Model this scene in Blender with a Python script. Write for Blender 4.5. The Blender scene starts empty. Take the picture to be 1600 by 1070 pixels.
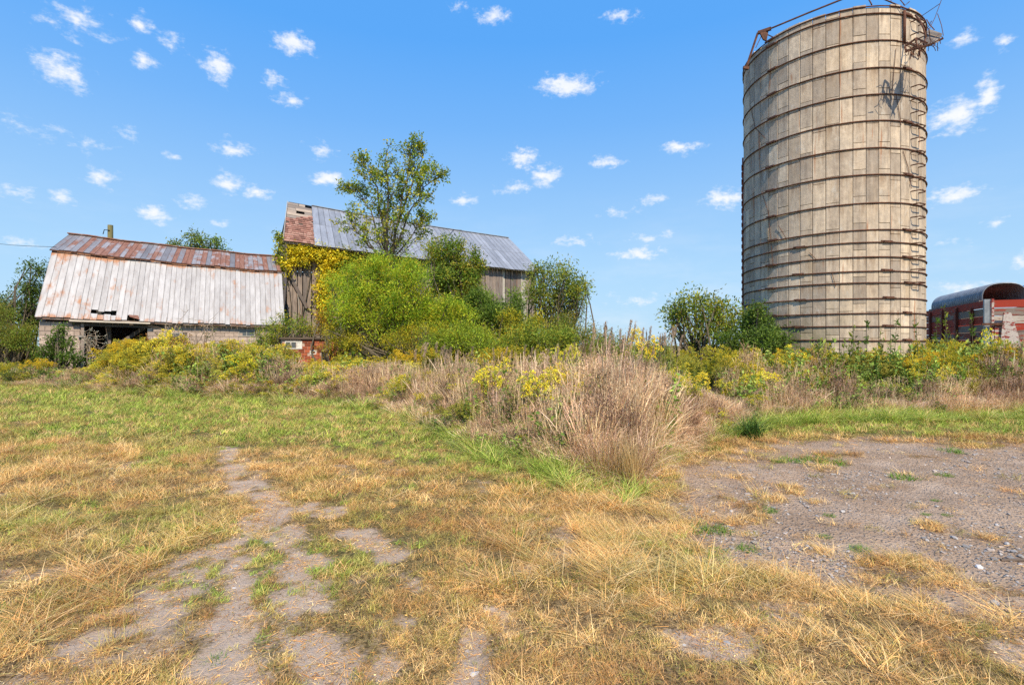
import bpy, math, random
import numpy as np
from mathutils import Vector, Matrix, Euler

rad = math.radians
RS = random.Random(7)
NR = np.random.RandomState(11)
scene = bpy.context.scene
COL = scene.collection
EYE, F, HZ = 1.55, 800.0, 540.0      # eye height, focal length in photo pixels, horizon row

# ------------------------------------------------------------------ camera
cam_d = bpy.data.cameras.new('camera')
cam = bpy.data.objects.new('camera', cam_d)
COL.objects.link(cam)
cam.location = (0, 0, EYE)
cam.rotation_euler = (rad(90), 0, 0)
cam_d.lens, cam_d.sensor_width, cam_d.shift_y = 18.0, 36.0, 0.0031
cam_d.clip_start, cam_d.clip_end = 0.05, 6000
scene.camera = cam

# ------------------------------------------------------------------ light
SUN_EL, SUN_AZ = 46.0, 168.0         # azimuth clockwise from +Y: behind the camera, to its right
sd = bpy.data.lights.new('sun', 'SUN')
sd.energy, sd.angle, sd.color = 5.0, rad(0.6), (1.0, 0.86, 0.63)
sun = bpy.data.objects.new('sun', sd)
COL.objects.link(sun)
_s = Vector((math.sin(rad(SUN_AZ)) * math.cos(rad(SUN_EL)), math.cos(rad(SUN_AZ)) * math.cos(rad(SUN_EL)), math.sin(rad(SUN_EL))))
sun.rotation_euler = _s.to_track_quat('Z', 'Y').to_euler()
sun.location = (20, -20, 30)

scene.view_settings.view_transform = 'Standard'
scene.view_settings.look = 'None'
scene.view_settings.exposure = 0.18
scene.view_settings.gamma = 1
scene.render.engine = 'CYCLES'
cy = scene.cycles
cy.max_bounces, cy.diffuse_bounces, cy.glossy_bounces, cy.transmission_bounces = 6, 4, 2, 4
cy.use_denoising = False
cy.caustics_reflective = cy.caustics_refractive = False


# ------------------------------------------------------------------ node helpers
class NT:
    def __init__(self, tree):
        self.t, self.n, self.l = tree, tree.nodes, tree.links

    def new(self, typ, **kw):
        nd = self.n.new(typ)
        for k, v in kw.items():
            setattr(nd, k, v)
        return nd

    def set(self, sock, v):
        if isinstance(v, bpy.types.NodeSocket):
            self.l.new(v, sock)
        elif v is not None:
            if isinstance(v, (tuple, list)) and len(v) == 3 and sock.type == 'RGBA':
                v = (*v, 1)
            sock.default_value = v

    def math(self, op, a, b=None, c=None, clamp=False):
        nd = self.new('ShaderNodeMath', operation=op, use_clamp=clamp)
        for i, v in enumerate((a, b, c)):
            self.set(nd.inputs[i], v)
        return nd.outputs[0]

    def vec(self, op, a, b=None, c=None):
        nd = self.new('ShaderNodeVectorMath', operation=op)
        for i, v in enumerate((a, b, c)):
            self.set(nd.inputs[i], v)
        return nd.outputs['Value'] if op in ('LENGTH', 'DOT_PRODUCT', 'DISTANCE') else nd.outputs[0]

    def scale(self, a, s):
        nd = self.new('ShaderNodeVectorMath', operation='SCALE')
        self.set(nd.inputs[0], a)
        self.set(nd.inputs[3], s)
        return nd.outputs[0]

    def noise(self, v, scale, detail=4, rough=0.55, dist=0.0, color=False):
        nd = self.new('ShaderNodeTexNoise')
        self.set(nd.inputs['Vector'], v)
        nd.inputs['Scale'].default_value = scale
        nd.inputs['Detail'].default_value = detail
        nd.inputs['Roughness'].default_value = rough
        nd.inputs['Distortion'].default_value = dist
        return nd.outputs['Color' if color else 'Fac']

    def ramp(self, f, stops, interp='LINEAR'):
        nd = self.new('ShaderNodeValToRGB')
        self.set(nd.inputs[0], f)
        e = nd.color_ramp
        e.interpolation = interp
        while len(e.elements) < len(stops):
            e.elements.new(0.5)
        for el, (p, c) in zip(e.elements, stops):
            el.position = p
            el.color = (*c, 1) if not isinstance(c, (int, float)) else (c, c, c, 1)
        return nd.outputs[0]

    def mix(self, f, a, b, blend='MIX'):
        nd = self.new('ShaderNodeMix', data_type='RGBA', blend_type=blend)
        self.set(nd.inputs[0], f)
        self.set(nd.inputs[6], a)
        self.set(nd.inputs[7], b)
        return nd.outputs[2]

    def step(self, f, lo, hi):
        nd = self.new('ShaderNodeMapRange', interpolation_type='SMOOTHSTEP')
        self.set(nd.inputs[0], f)
        nd.inputs[1].default_value, nd.inputs[2].default_value = lo, hi
        return nd.outputs[0]

    def attr(self, name, kind='GEOMETRY'):
        return self.new('ShaderNodeAttribute', attribute_name=name, attribute_type=kind).outputs


def material(name):
    m = bpy.data.materials.new(name)
    m.use_nodes = True
    m.node_tree.nodes.clear()
    return m, NT(m.node_tree)


def finish(t, col, rough=0.8, metal=0.0, bump=None, bump_d=0.01, bump_s=0.6, spec=0.3):
    b = t.new('ShaderNodeBsdfPrincipled')
    t.set(b.inputs['Base Color'], col)
    t.set(b.inputs['Roughness'], rough)
    t.set(b.inputs['Metallic'], metal)
    b.inputs['Specular IOR Level'].default_value = spec
    if bump is not None:
        bn = t.new('ShaderNodeBump')
        bn.inputs['Strength'].default_value = bump_s
        bn.inputs['Distance'].default_value = bump_d
        t.set(bn.inputs['Height'], bump)
        t.l.new(bn.outputs[0], b.inputs['Normal'])
    o = t.new('ShaderNodeOutputMaterial')
    t.l.new(b.outputs[0], o.inputs[0])


# ------------------------------------------------------------------ sky
world = bpy.data.worlds.new('World')
scene.world = world
world.use_nodes = True
world.node_tree.nodes.clear()
w = NT(world.node_tree)
sky = w.new('ShaderNodeTexSky', sky_type='NISHITA')
sky.sun_disc = False
sky.sun_elevation, sky.sun_rotation = rad(SUN_EL), rad(SUN_AZ)
sky.air_density, sky.dust_density, sky.ozone_density = 1.0, 0.6, 3.0
hs = w.new('ShaderNodeHueSaturation')
hs.inputs['Hue'].default_value = 0.492
hs.inputs['Saturation'].default_value = 1.12
hs.inputs['Value'].default_value = 1.0
w.l.new(sky.outputs[0], hs.inputs['Color'])
tc = w.new('ShaderNodeTexCoord').outputs['Generated']
sp = w.new('ShaderNodeSeparateXYZ')
w.l.new(tc, sp.inputs[0])
az = w.math('ARCTAN2', sp.outputs[0], sp.outputs[1])
el = w.math('ARCSINE', sp.outputs[2])
cb = w.new('ShaderNodeCombineXYZ')
w.l.new(az, cb.inputs[0])
w.l.new(el, cb.inputs[1])
ae = cb.outputs[0]
wn = w.vec('SUBTRACT', w.noise(tc, 26, 5, 0.6, color=True), (0.5, 0.5, 0.5))
wn = w.vec('MULTIPLY', wn, (0.030, 0.018, 0))
aw = w.vec('ADD', ae, wn)
# clouds in view: photo column, row, half width, half height, density
CLOUDS = [(460, 70, 30, 17, 1), (340, 104, 22, 24, 1), (226, 96, 22, 13, .9), (224, 42, 18, 14, .9), (426, 124, 20, 13, .9),
          (455, 157, 20, 9, .8), (95, 108, 42, 26, .9), (886, 135, 46, 15, 1.1), (774, 27, 26, 12, .8), (972, 26, 26, 10, .7),
          (1490, 182, 44, 24, 1), (1542, 152, 20, 28, 1), (1508, 58, 22, 12, .8), (1578, 66, 18, 12, .8), (1495, 305, 42, 14, 1), (1595, 405, 20, 18, .8),
          (510, 280, 24, 11, 1), (400, 300, 22, 12, 1), (358, 288, 22, 16, .8), (362, 232, 30, 13, .8), (160, 278, 26, 15, .8),
          (240, 334, 28, 13, 1), (300, 314, 20, 12, .8), (160, 234, 26, 12, .6), (268, 246, 14, 7, .7), (30, 302, 36, 12, .7),
          (95, 307, 22, 12, .6), (727, 314, 16, 10, .8), (818, 246, 22, 14, .9), (850, 273, 26, 15, .9), (803, 293, 26, 9, .8),
          (946, 252, 26, 9, .8), (1065, 229, 30, 11, .9), (1135, 308, 32, 14, .9), (1020, 311, 20, 8, .7), (995, 397, 42, 11, .8),
          (1020, 370, 36, 8, .6), (898, 375, 30, 9, .6), (968, 332, 30, 9, .5), (500, 236, 22, 12, .6), (340, 350, 18, 8, .6),
          (1505, 452, 60, 14, .7), (1492, 380, 30, 10, .5), (270, 65, 24, 12, .6), (200, 210, 20, 10, .6), (60, 205, 60, 14, .5),
          (30, 380, 40, 9, .5), (1000, 470, 60, 12, .4), (1560, 350, 24, 8, .5), (715, 12, 16, 10, .5), (120, 35, 50, 24, .6)]
acc = None
for (cx, cyy, hw, hh, dn) in CLOUDS:
    dx, dz = (cx - 800) / F, (HZ - cyy) / F
    a0, e0 = math.atan(dx), math.atan(dz / math.hypot(1, dx))
    ra = hw / F * math.cos(a0) ** 2 * 1.55
    re = hh / F * math.cos(a0) * math.cos(e0) ** 2 * 1.6
    v = w.vec('MULTIPLY_ADD', aw, (1 / ra, 1 / re, 0), (-a0 / ra, -e0 / re, 0))
    d = w.vec('LENGTH', v)
    g = w.math('MULTIPLY_ADD', d, -dn, dn)
    acc = g if acc is None else w.math('MAXIMUM', acc, g)
# the same kind of scattered puffs in the rest of the sky
vo = w.new('ShaderNodeTexVoronoi', feature='F1')
vo.inputs['Scale'].default_value = 1.0
w.l.new(w.vec('MULTIPLY', aw, (8, 17, 1)), vo.inputs['Vector'])
vsp = w.new('ShaderNodeSeparateColor')
w.l.new(vo.outputs['Color'], vsp.inputs[0])
vg = w.math('SUBTRACT', w.math('MULTIPLY', w.step(vsp.outputs[0], 0.45, 0.9), 0.9), w.math('MULTIPLY', vo.outputs['Distance'], 2.6))
outside = w.step(w.math('ABSOLUTE', az), rad(47), rad(52))
above = w.step(el, rad(35), rad(38))
outm = w.math('MAXIMUM', outside, above)
vg = w.math('SUBTRACT', vg, w.math('MULTIPLY_ADD', outm, -3, 3))
acc = w.math('MAXIMUM', acc, vg)
fb = w.noise(w.vec('MULTIPLY', ae, (1, 1.7, 1)), 38, 7, 0.62)
fb2 = w.noise(w.vec('MULTIPLY', ae, (1, 1.5, 1)), 130, 4, 0.6)
dens = w.math('ADD', w.math('MULTIPLY_ADD', fb, 1.9, -1.0), acc)
dens = w.math('ADD', dens, w.math('MULTIPLY_ADD', fb2, 0.5, -0.25))
cm = w.step(dens, 0.1, 0.95)
# thin veil near the horizon
veil = w.math('MULTIPLY', w.math('SUBTRACT', 1.0, w.step(el, 0.0, 0.33)), w.step(w.noise(w.vec('MULTIPLY', ae, (1, 3.2, 1)), 5, 5, 0.6), 0.42, 0.75))
cm = w.math('MAXIMUM', cm, w.math('MULTIPLY', veil, 0.30))
cloud_col = w.mix(w.step(w.noise(ae, 60, 3, 0.5), 0.35, 0.7), (7.0, 7.25, 7.6), (7.6, 7.6, 7.6))
grad = w.ramp(w.math('DIVIDE', el, math.pi / 2), [(0.0, (.51, .745, .955)), (0.09, (.434, .70, .985)), (0.255, (.19, .49, 1.0)), (0.34, (.112, .42, 1.0)), (1.0, (.07, .30, .86))])
skyc = w.mix(0.88, hs.outputs[0], w.scale(grad, 7.5))
mixc = w.mix(w.math('MULTIPLY', cm, 0.92), skyc, cloud_col)
bg = w.new('ShaderNodeBackground')
bg.inputs['Strength'].default_value = 0.12
w.l.new(mixc, bg.inputs['Color'])
wo = w.new('ShaderNodeOutputWorld')
w.l.new(bg.outputs[0], wo.inputs[0])
world.cycles.sampling_method = 'MANUAL'
world.cycles.sample_map_resolution = 512


# ------------------------------------------------------------------ places
def at(px, py, d):
    """the point that lies d metres ahead in the direction of a photo pixel"""
    return Vector(((px - 800) / F * d, d, EYE + (HZ - py) / F * d))


def on_ground(px, py):
    d = EYE * F / (py - HZ)
    return Vector(((px - 800) / F * d, d, 0))


# ------------------------------------------------------------------ numpy noise
def vnoise(x, y, seed=0):
    xi, yi = np.floor(x).astype(np.int64), np.floor(y).astype(np.int64)
    fx, fy = x - xi, y - yi
    fx, fy = fx * fx * (3 - 2 * fx), fy * fy * (3 - 2 * fy)

    def h(a, b):
        n = (a * 374761393 + b * 668265263 + seed * 974634777) & 0x7fffffff
        n = ((n ^ (n >> 13)) * 1274126177) & 0x7fffffff
        return ((n ^ (n >> 16)) & 0xffff) / 65535.0
    return (h(xi, yi) * (1 - fx) + h(xi + 1, yi) * fx) * (1 - fy) + (h(xi, yi + 1) * (1 - fx) + h(xi + 1, yi + 1) * fx) * fy


def fbm(x, y, oct=4, seed=0):
    s, a, t = 0, 1.0, 0
    for i in range(oct):
        s = s + a * vnoise(x * 2 ** i + 17.3 * i, y * 2 ** i + 5.1 * i, seed + i)
        t += a
        a *= 0.55
    return s / t


def sstep(x, a, b):
    t = np.clip((x - a) / (b - a), 0, 1)
    return t * t * (3 - 2 * t)


# ------------------------------------------------------------------ mesh helpers
def np_mesh(name, V, faces_flat, sizes, mat, col=None, loc=None, smooth=False):
    me = bpy.data.meshes.new(name)
    V = np.asarray(V, dtype=np.float32)
    faces_flat = np.asarray(faces_flat, dtype=np.int32)
    sizes = np.asarray(sizes, dtype=np.int32)
    me.vertices.add(len(V))
    me.vertices.foreach_set('co', V.ravel())
    me.loops.add(len(faces_flat))
    me.loops.foreach_set('vertex_index', faces_flat)
    me.polygons.add(len(sizes))
    st = np.zeros(len(sizes), dtype=np.int32)
    st[1:] = np.cumsum(sizes)[:-1]
    me.polygons.foreach_set('loop_start', st)
    me.update(calc_edges=True)
    me.polygons.foreach_set('use_smooth', np.full(len(sizes), bool(smooth)))
    if col is not None:
        a = me.attributes.new('col', 'FLOAT_COLOR', 'POINT')
        c = np.ones((len(V), 4), dtype=np.float32)
        c[:, :3] = col
        a.data.foreach_set('color', c.ravel())
    if loc is not None:
        a = me.attributes.new('loc', 'FLOAT_VECTOR', 'POINT')
        a.data.foreach_set('vector', np.asarray(loc, dtype=np.float32).ravel())
    if mat:
        me.materials.append(mat)
    return me


def link(name, me, parent=None):
    o = bpy.data.objects.new(name, me)
    COL.objects.link(o)
    if parent is not None:
        o.parent = parent
    return o


def tag(o, label=None, cat=None, group=None, kind=None):
    for k, v in (('label', label), ('category', cat), ('group', group), ('kind', kind)):
        if v:
            o[k] = v
    return o


def empty(name, loc, label, cat, group=None, rz=0):
    o = bpy.data.objects.new(name, None)
    COL.objects.link(o)
    o.location = loc
    o.rotation_euler = (0, 0, rz)
    o.empty_display_size = 0.2
    return tag(o, label, cat, group)


class MB:
    """collects boxes, bars and tubes in world or local space; 'loc' keeps metres along the grain"""

    def __init__(self):
        self.v, self.f, self.l = [], [], []

    def hexa(self, c, ln=1.0):
        """8 corners: bottom 4 (ccw) then top 4"""
        b = len(self.v)
        self.v += [Vector(p) for p in c]
        e = (self.v[b + 1] - self.v[b]).length
        g = (self.v[b + 3] - self.v[b]).length
        h = (self.v[b + 4] - self.v[b]).length
        self.l += [(0, 0, 0), (e, 0, 0), (e, g, 0), (0, g, 0), (0, 0, h), (e, 0, h), (e, g, h), (0, g, h)]
        self.f += [tuple(b + i for i in q) for q in ((0, 3, 2, 1), (4, 5, 6, 7), (0, 1, 5, 4), (1, 2, 6, 5), (2, 3, 7, 6), (3, 0, 4, 7))]
        return self

    def box(self, o, ax, ay, az_):
        o, ax, ay, az_ = map(Vector, (o, ax, ay, az_))
        return self.hexa([o, o + ax, o + ax + ay, o + ay, o + az_, o + ax + az_, o + ax + ay + az_, o + ay + az_])

    def bar(self, a, b, w_, h_, up=(0, 0, 1)):
        a, b = Vector(a), Vector(b)
        d = (b - a)
        s = d.cross(Vector(up))
        if s.length < 1e-5:
            s = d.cross(Vector((1, 0, 0)))
        s = s.normalized() * w_
        u = s.cross(d).normalized() * h_
        return self.box(a - s / 2 - u / 2, d, s, u)

    def tube(self, pts, r, n=6, cap=True):
        pts = [Vector(p) for p in pts]
        rr = r if isinstance(r, (list, tuple)) else [r] * len(pts)
        b = len(self.v)
        run = 0
        pu = None
        for i, p in enumerate(pts):
            d = (pts[min(i + 1, len(pts) - 1)] - pts[max(i - 1, 0)]).normalized()
            u = d.orthogonal().normalized() if pu is None else (pu - d * pu.dot(d)).normalized()
            pu = u
            v = d.cross(u)
            if i:
                run += (p - pts[i - 1]).length
            for k in range(n):
                a = 2 * math.pi * k / n
                self.v.append(p + (u * math.cos(a) + v * math.sin(a)) * rr[i])
                self.l.append((run, k * rr[i], 0))
        for i in range(len(pts) - 1):
            for k in range(n):
                k2 = (k + 1) % n
                self.f.append((b + i * n + k, b + i * n + k2, b + (i + 1) * n + k2, b + (i + 1) * n + k))
        if cap:
            self.f.append(tuple(b + k for k in reversed(range(n))))
            self.f.append(tuple(b + (len(pts) - 1) * n + k for k in range(n)))
        return self

    def poly_prism(self, pts, off):
        """flat polygon given by 3-D points, thickened by the vector off"""
        off = Vector(off)
        b, n = len(self.v), len(pts)
        self.v += [Vector(p) for p in pts] + [Vector(p) + off for p in pts]
        self.l += [(p[0], p[1], p[2]) for p in pts] * 2
        self.f.append(tuple(b + i for i in reversed(range(n))))
        self.f.append(tuple(b + n + i for i in range(n)))
        for i in range(n):
            j = (i + 1) % n
            self.f.append((b + i, b + j, b + n + j, b + n + i))
        return self

    def mesh(self, name, mat, smooth=False):
        flat = [i for f in self.f for i in f]
        return np_mesh(name, [tuple(v) for v in self.v], flat, [len(f) for f in self.f], mat, loc=self.l, smooth=smooth)

    def build(self, name, mat, parent=None, smooth=False):
        """world-space vertices; under a thing they are moved into its frame"""
        if parent is not None:
            m = parent_matrix(parent).inverted()
            self.v = [m @ v for v in self.v]
        return link(name, self.mesh(name, mat, smooth), parent)


def parent_matrix(o):
    m = Matrix.LocRotScale(o.location, o.rotation_euler, o.scale)
    return parent_matrix(o.parent) @ m if o.parent else m


# ------------------------------------------------------------------ materials
def M_leaf(name, inst=False, trans=0.35, rough=0.55):
    m, t = material(name)
    c = t.attr('col')['Color']
    if inst:
        c = t.mix(1.0, c, t.attr('itint', 'INSTANCER')['Color'], 'MULTIPLY')
    else:
        r = t.new('ShaderNodeObjectInfo').outputs['Random']
        c = t.mix(t.math('MULTIPLY_ADD', r, 0.2, 0.0), c, (0.13, 0.14, 0.03))
    b = t.new('ShaderNodeBsdfPrincipled')
    t.l.new(c, b.inputs['Base Color'])
    b.inputs['Roughness'].default_value = rough
    b.inputs['Specular IOR Level'].default_value = 0.25
    tr = t.new('ShaderNodeBsdfTranslucent')
    t.l.new(t.mix(1.0, c, (1.25, 1.2, 0.7), 'MULTIPLY'), tr.inputs['Color'])
    mx = t.new('ShaderNodeMixShader')
    mx.inputs[0].default_value = trans
    t.l.new(b.outputs[0], mx.inputs[1])
    t.l.new(tr.outputs[0], mx.inputs[2])
    o = t.new('ShaderNodeOutputMaterial')
    t.l.new(mx.outputs[0], o.inputs[0])
    return m


MAT = {}
MAT['leaf'] = M_leaf('leaf')
MAT['grass'] = M_leaf('grass_blades', inst=True, trans=0.10, rough=0.6)


def rnd_loc(t, k=37.0):
    r = t.new('ShaderNodeObjectInfo').outputs['Random']
    v = t.attr('loc')['Vector']
    return r, t.vec('ADD', v, t.scale((1.0, 0.73, 0.41), t.math('MULTIPLY', r, k)))


def M_wood(name, dark, light, streak=None):
    m, t = material(name)
    r, v = rnd_loc(t)
    n1 = t.noise(t.vec('MULTIPLY', v, (1.0, 26, 26)), 1.6, 5, 0.65)
    n2 = t.noise(v, 1.7, 3, 0.6)
    f = t.math('ADD', t.math('MULTIPLY', n1, 0.75), t.math('MULTIPLY', n2, 0.25))
    c = t.ramp(f, [(0.32, dark), (0.68, light)])
    c = t.mix(1.0, c, t.ramp(r, [(0, (0.62, 0.62, 0.64)), (0.5, (1, 1, 1)), (1, (1.35, 1.28, 1.2))]), 'MULTIPLY')
    if streak:
        c = t.mix(t.step(t.noise(t.vec('MULTIPLY', v, (0.5, 5, 5)), 1.1, 3), 0.55, 0.7), c, streak)
    finish(t, c, 0.9, bump=n1, bump_d=0.012)
    return m


MAT['barn_wood'] = M_wood('weathered_barn_wood', (0.09, 0.075, 0.072), (0.33, 0.28, 0.26), (0.20, 0.12, 0.09))
MAT['pale_wood'] = M_wood('pale_wood', (0.34, 0.31, 0.28), (0.56, 0.52, 0.47))
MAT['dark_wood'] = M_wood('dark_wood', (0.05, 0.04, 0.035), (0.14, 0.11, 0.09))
MAT['roof_board'] = M_wood('roof_board', (0.22, 0.17, 0.14), (0.42, 0.36, 0.30))
MAT['bark'] = M_wood('bark', (0.06, 0.05, 0.035), (0.20, 0.165, 0.12))
MAT['dead_twig'] = M_wood('dead_twig', (0.30, 0.22, 0.15), (0.52, 0.42, 0.32))
MAT['pole_wood'] = M_wood('pole_wood', (0.12, 0.11, 0.05), (0.28, 0.25, 0.12))

m, t = material('rust_iron')
v = t.new('ShaderNodeNewGeometry').outputs['Position']
n = t.noise(v, 9, 5, 0.65)
finish(t, t.ramp(n, [(0.3, (0.06, 0.03, 0.022)), (0.58, (0.15, 0.065, 0.04)), (0.8, (0.30, 0.12, 0.055))]), 0.75, 0.2, n, 0.004)
MAT['rust'] = m
m, t = material('red_iron')
v = t.new('ShaderNodeNewGeometry').outputs['Position']
n = t.noise(v, 7, 5, 0.65)
finish(t, t.ramp(n, [(0.3, (0.10, 0.03, 0.022)), (0.65, (0.30, 0.07, 0.045))]), 0.75, 0.1, n, 0.004)
MAT['red_iron'] = m


def M_concrete(name, a, b, per=0.5):
    m, t = material(name)
    r, v = rnd_loc(t)
    pos = t.new('ShaderNodeNewGeometry').outputs['Position']
    n1 = t.noise(v, 7.0, 6, 0.7)
    n2 = t.noise(t.vec('MULTIPLY', pos, (5.5, 5.5, 0.55)), 1.3, 5, 0.65)
    n3 = t.noise(pos, 38, 3, 0.7)
    f = t.math('ADD', t.math('MULTIPLY', n1, 0.45), t.math('MULTIPLY', n2, 0.55))
    c = t.ramp(f, [(0.34, a), (0.60, b)])
    c = t.mix(1.0, c, t.ramp(r, [(0, (0.64, 0.63, 0.64)), (0.3, (0.86, 0.85, 0.85)), (0.7, (1.03, 1.0, 0.96)), (1, (1.25, 1.23, 1.19))]), 'MULTIPLY')
    dark = t.step(t.noise(t.vec('MULTIPLY', pos, (7, 7, 0.9)), 1.0, 6, 0.7), 0.55, 0.72)
    c = t.mix(t.math('MULTIPLY', dark, 0.50), c, (0.17, 0.135, 0.11))
    grey = t.step(t.noise(t.vec('MULTIPLY', pos, (1.2, 1.2, 0.8)), 1.3, 7, 0.72), 0.46, 0.62)
    c = t.mix(t.math('MULTIPLY', grey, 0.30), c, (0.28, 0.255, 0.235))
    ochre = t.step(t.noise(t.vec('MULTIPLY', pos, (2.2, 2.2, 0.35)), 1.0, 4, 0.6), 0.50, 0.72)
    c = t.mix(t.math('MULTIPLY', ochre, 0.35), c, (0.42, 0.29, 0.16))
    rs = t.step(t.noise(t.vec('MULTIPLY', t.vec('ADD', pos, (3, 9, 0)), (6, 6, 0.45)), 1.0, 3, 0.5), 0.64, 0.72)
    c = t.mix(t.math('MULTIPLY', rs, 0.65), c, (0.36, 0.13, 0.045))
    lime = t.step(t.noise(t.vec('MULTIPLY', t.vec('ADD', pos, (13, 2, 5)), (3, 3, 1.3)), 1.4, 6, 0.75), 0.56, 0.70)
    c = t.mix(t.math('MULTIPLY', lime, 0.5), c, (0.60, 0.57, 0.52))
    c = t.mix(t.math('MULTIPLY', t.step(n3, 0.58, 0.75), 0.28), c, (0.13, 0.115, 0.10))
    sz = t.new('ShaderNodeSeparateXYZ')
    t.l.new(pos, sz.inputs[0])
    # grime washed down from the hoops
    fr = t.math('FRACT', t.math('DIVIDE', t.math('SUBTRACT', HOOP_Z, sz.outputs[2]), 0.764))
    run = t.math('MULTIPLY', t.math('SUBTRACT', 1, t.step(fr, 0.0, 0.55)), t.step(t.noise(t.vec('MULTIPLY', pos, (9, 9, 0.8)), 1.0, 5, 0.7), 0.44, 0.66))
    c = t.mix(t.math('MULTIPLY', run, 0.60), c, (0.23, 0.135, 0.075))
    low = t.math('SUBTRACT', 1, t.step(sz.outputs[2], 1.2, 3.6))
    moss = t.math('MULTIPLY', low, t.step(t.noise(t.vec('MULTIPLY', pos, (1, 1, .7)), 1.1, 4), 0.42, 0.62))
    moss = t.math('MULTIPLY', moss, t.math('SUBTRACT', 1, t.step(sz.outputs[0], 8.2, 10.6)))
    c = t.mix(t.math('MULTIPLY', moss, 0.75), c, (0.12, 0.125, 0.05))
    finish(t, c, 0.92, bump=t.math('ADD', n1, t.math('MULTIPLY', n3, 0.6)), bump_d=0.012)
    return m


HOOP_Z = EYE + (HZ - 21) / F * 14.485
MAT['stave'] = M_concrete('concrete_stave', (0.36, 0.295, 0.235), (0.66, 0.555, 0.44))

m, t = material('dark_joint_mortar')  # dark brown mortar that shows in the joints between the staves
n = t.noise(t.new('ShaderNodeNewGeometry').outputs['Position'], 6, 3)
finish(t, t.ramp(n, [(0.3, (0.07, 0.055, 0.045)), (0.7, (0.16, 0.13, 0.10))]), 0.95)
MAT['mortar_dark'] = m

m, t = material('concrete_block')
r, v = rnd_loc(t)
n = t.noise(v, 9, 5, 0.7)
c = t.ramp(n, [(0.3, (0.38, 0.29, 0.245)), (0.7, (0.57, 0.455, 0.39))])
c = t.mix(1.0, c, t.ramp(r, [(0, 0.78), (1, 1.18)]), 'MULTIPLY')
finish(t, c, 0.95, bump=n, bump_d=0.01)
MAT['block'] = m
m, t = material('mortar')
finish(t, t.ramp(t.noise(t.new('ShaderNodeNewGeometry').outputs['Position'], 8, 3), [(0.3, (0.13, 0.10, 0.09)), (0.7, (0.21, 0.17, 0.15))]), 0.95)
MAT['mortar'] = m
m, t = material('pale_mortar')
finish(t, t.ramp(t.noise(t.new('ShaderNodeNewGeometry').outputs['Position'], 8, 3), [(0.3, (0.36, 0.24, 0.19)), (0.7, (0.58, 0.44, 0.37))]), 0.95)
MAT['pale_mortar'] = m
m, t = material('red_brick')
r, v = rnd_loc(t)
n = t.noise(v, 20, 4, 0.6)
c = t.mix(1.0, t.ramp(n, [(0.3, (0.30, 0.075, 0.04)), (0.7, (0.50, 0.15, 0.075))]), t.ramp(r, [(0, 0.45), (0.3, 0.8), (1, 1.2)]), 'MULTIPLY')
finish(t, c, 0.9, bump=n, bump_d=0.006)
MAT['brick'] = m
m, t = material('white_paint')
n = t.noise(t.new('ShaderNodeNewGeometry').outputs['Position'], 14, 4, 0.7)
finish(t, t.ramp(n, [(0.35, (0.45, 0.42, 0.38)), (0.5, (0.75, 0.73, 0.70))]), 0.6, bump=n, bump_d=0.003)
MAT['white'] = m
m, t = material('window_glass')
finish(t, (0.10, 0.11, 0.12), 0.12, spec=0.6)
MAT['glass'] = m


def M_sheet(name, base, base2, rust_cols, rust_lo, rust_hi, left_bias=0.0, top_bias=0.0, per=0.08, rough=0.55, metal=0.15):
    """painted or galvanised roof sheet: 'loc' = metres along the building, metres up the slope, 0..1 up the slope"""
    m, t = material(name)
    r = t.new('ShaderNodeObjectInfo').outputs['Random']
    v = t.attr('loc')['Vector']
    s = t.new('ShaderNodeSeparateXYZ')
    t.l.new(v, s.inputs[0])
    vv = t.vec('ADD', t.vec('MULTIPLY', v, (1, 1, 0)), t.scale((0, 3.0, 9.0), r))
    n1 = t.noise(t.vec('MULTIPLY', vv, (3.0, 0.9, 1)), 1.0, 6, 0.68)
    big = t.noise(t.vec('MULTIPLY', v, (0.8, 0.9, 0)), 0.9, 5, 0.62)
    n2 = t.noise(t.vec('MULTIPLY', vv, (14, 1.0, 1)), 1.2, 4, 0.6)
    c = t.mix(t.step(n1, 0.3, 0.7), base, base2)
    c = t.mix(1.0, c, t.ramp(r, [(0, 1 - per), (1, 1 + per)]), 'MULTIPLY')
    f = t.math('ADD', t.math('MULTIPLY', n1, 0.45), t.math('MULTIPLY', big, 0.55))
    f = t.math('ADD', f, t.math('MULTIPLY_ADD', r, per * 0.7, -per * 0.35))
    if left_bias:
        f = t.math('ADD', f, t.math('MULTIPLY', t.math('SUBTRACT', 1, t.step(s.outputs[0], 0.0, 5.0)), left_bias))
    if top_bias:
        f = t.math('ADD', f, t.math('MULTIPLY', t.step(s.outputs[2], 0.86, 1.0), top_bias))
        f = t.math('ADD', f, t.math('MULTIPLY', t.math('SUBTRACT', 1, t.step(s.outputs[2], 0.0, 0.12)), top_bias * 0.45))
    rust = t.ramp(n2, [(0.3, rust_cols[0]), (0.65, rust_cols[1])])
    k = t.step(f, rust_lo, rust_hi)
    c = t.mix(k, c, rust)
    c = t.mix(t.math('MULTIPLY', t.step(n2, 0.56, 0.75), 0.22), c, (0.20, 0.16, 0.13))
    finish(t, c, t.math('MULTIPLY_ADD', k, 0.25, rough), metal, n2, 0.004)
    return m


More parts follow.
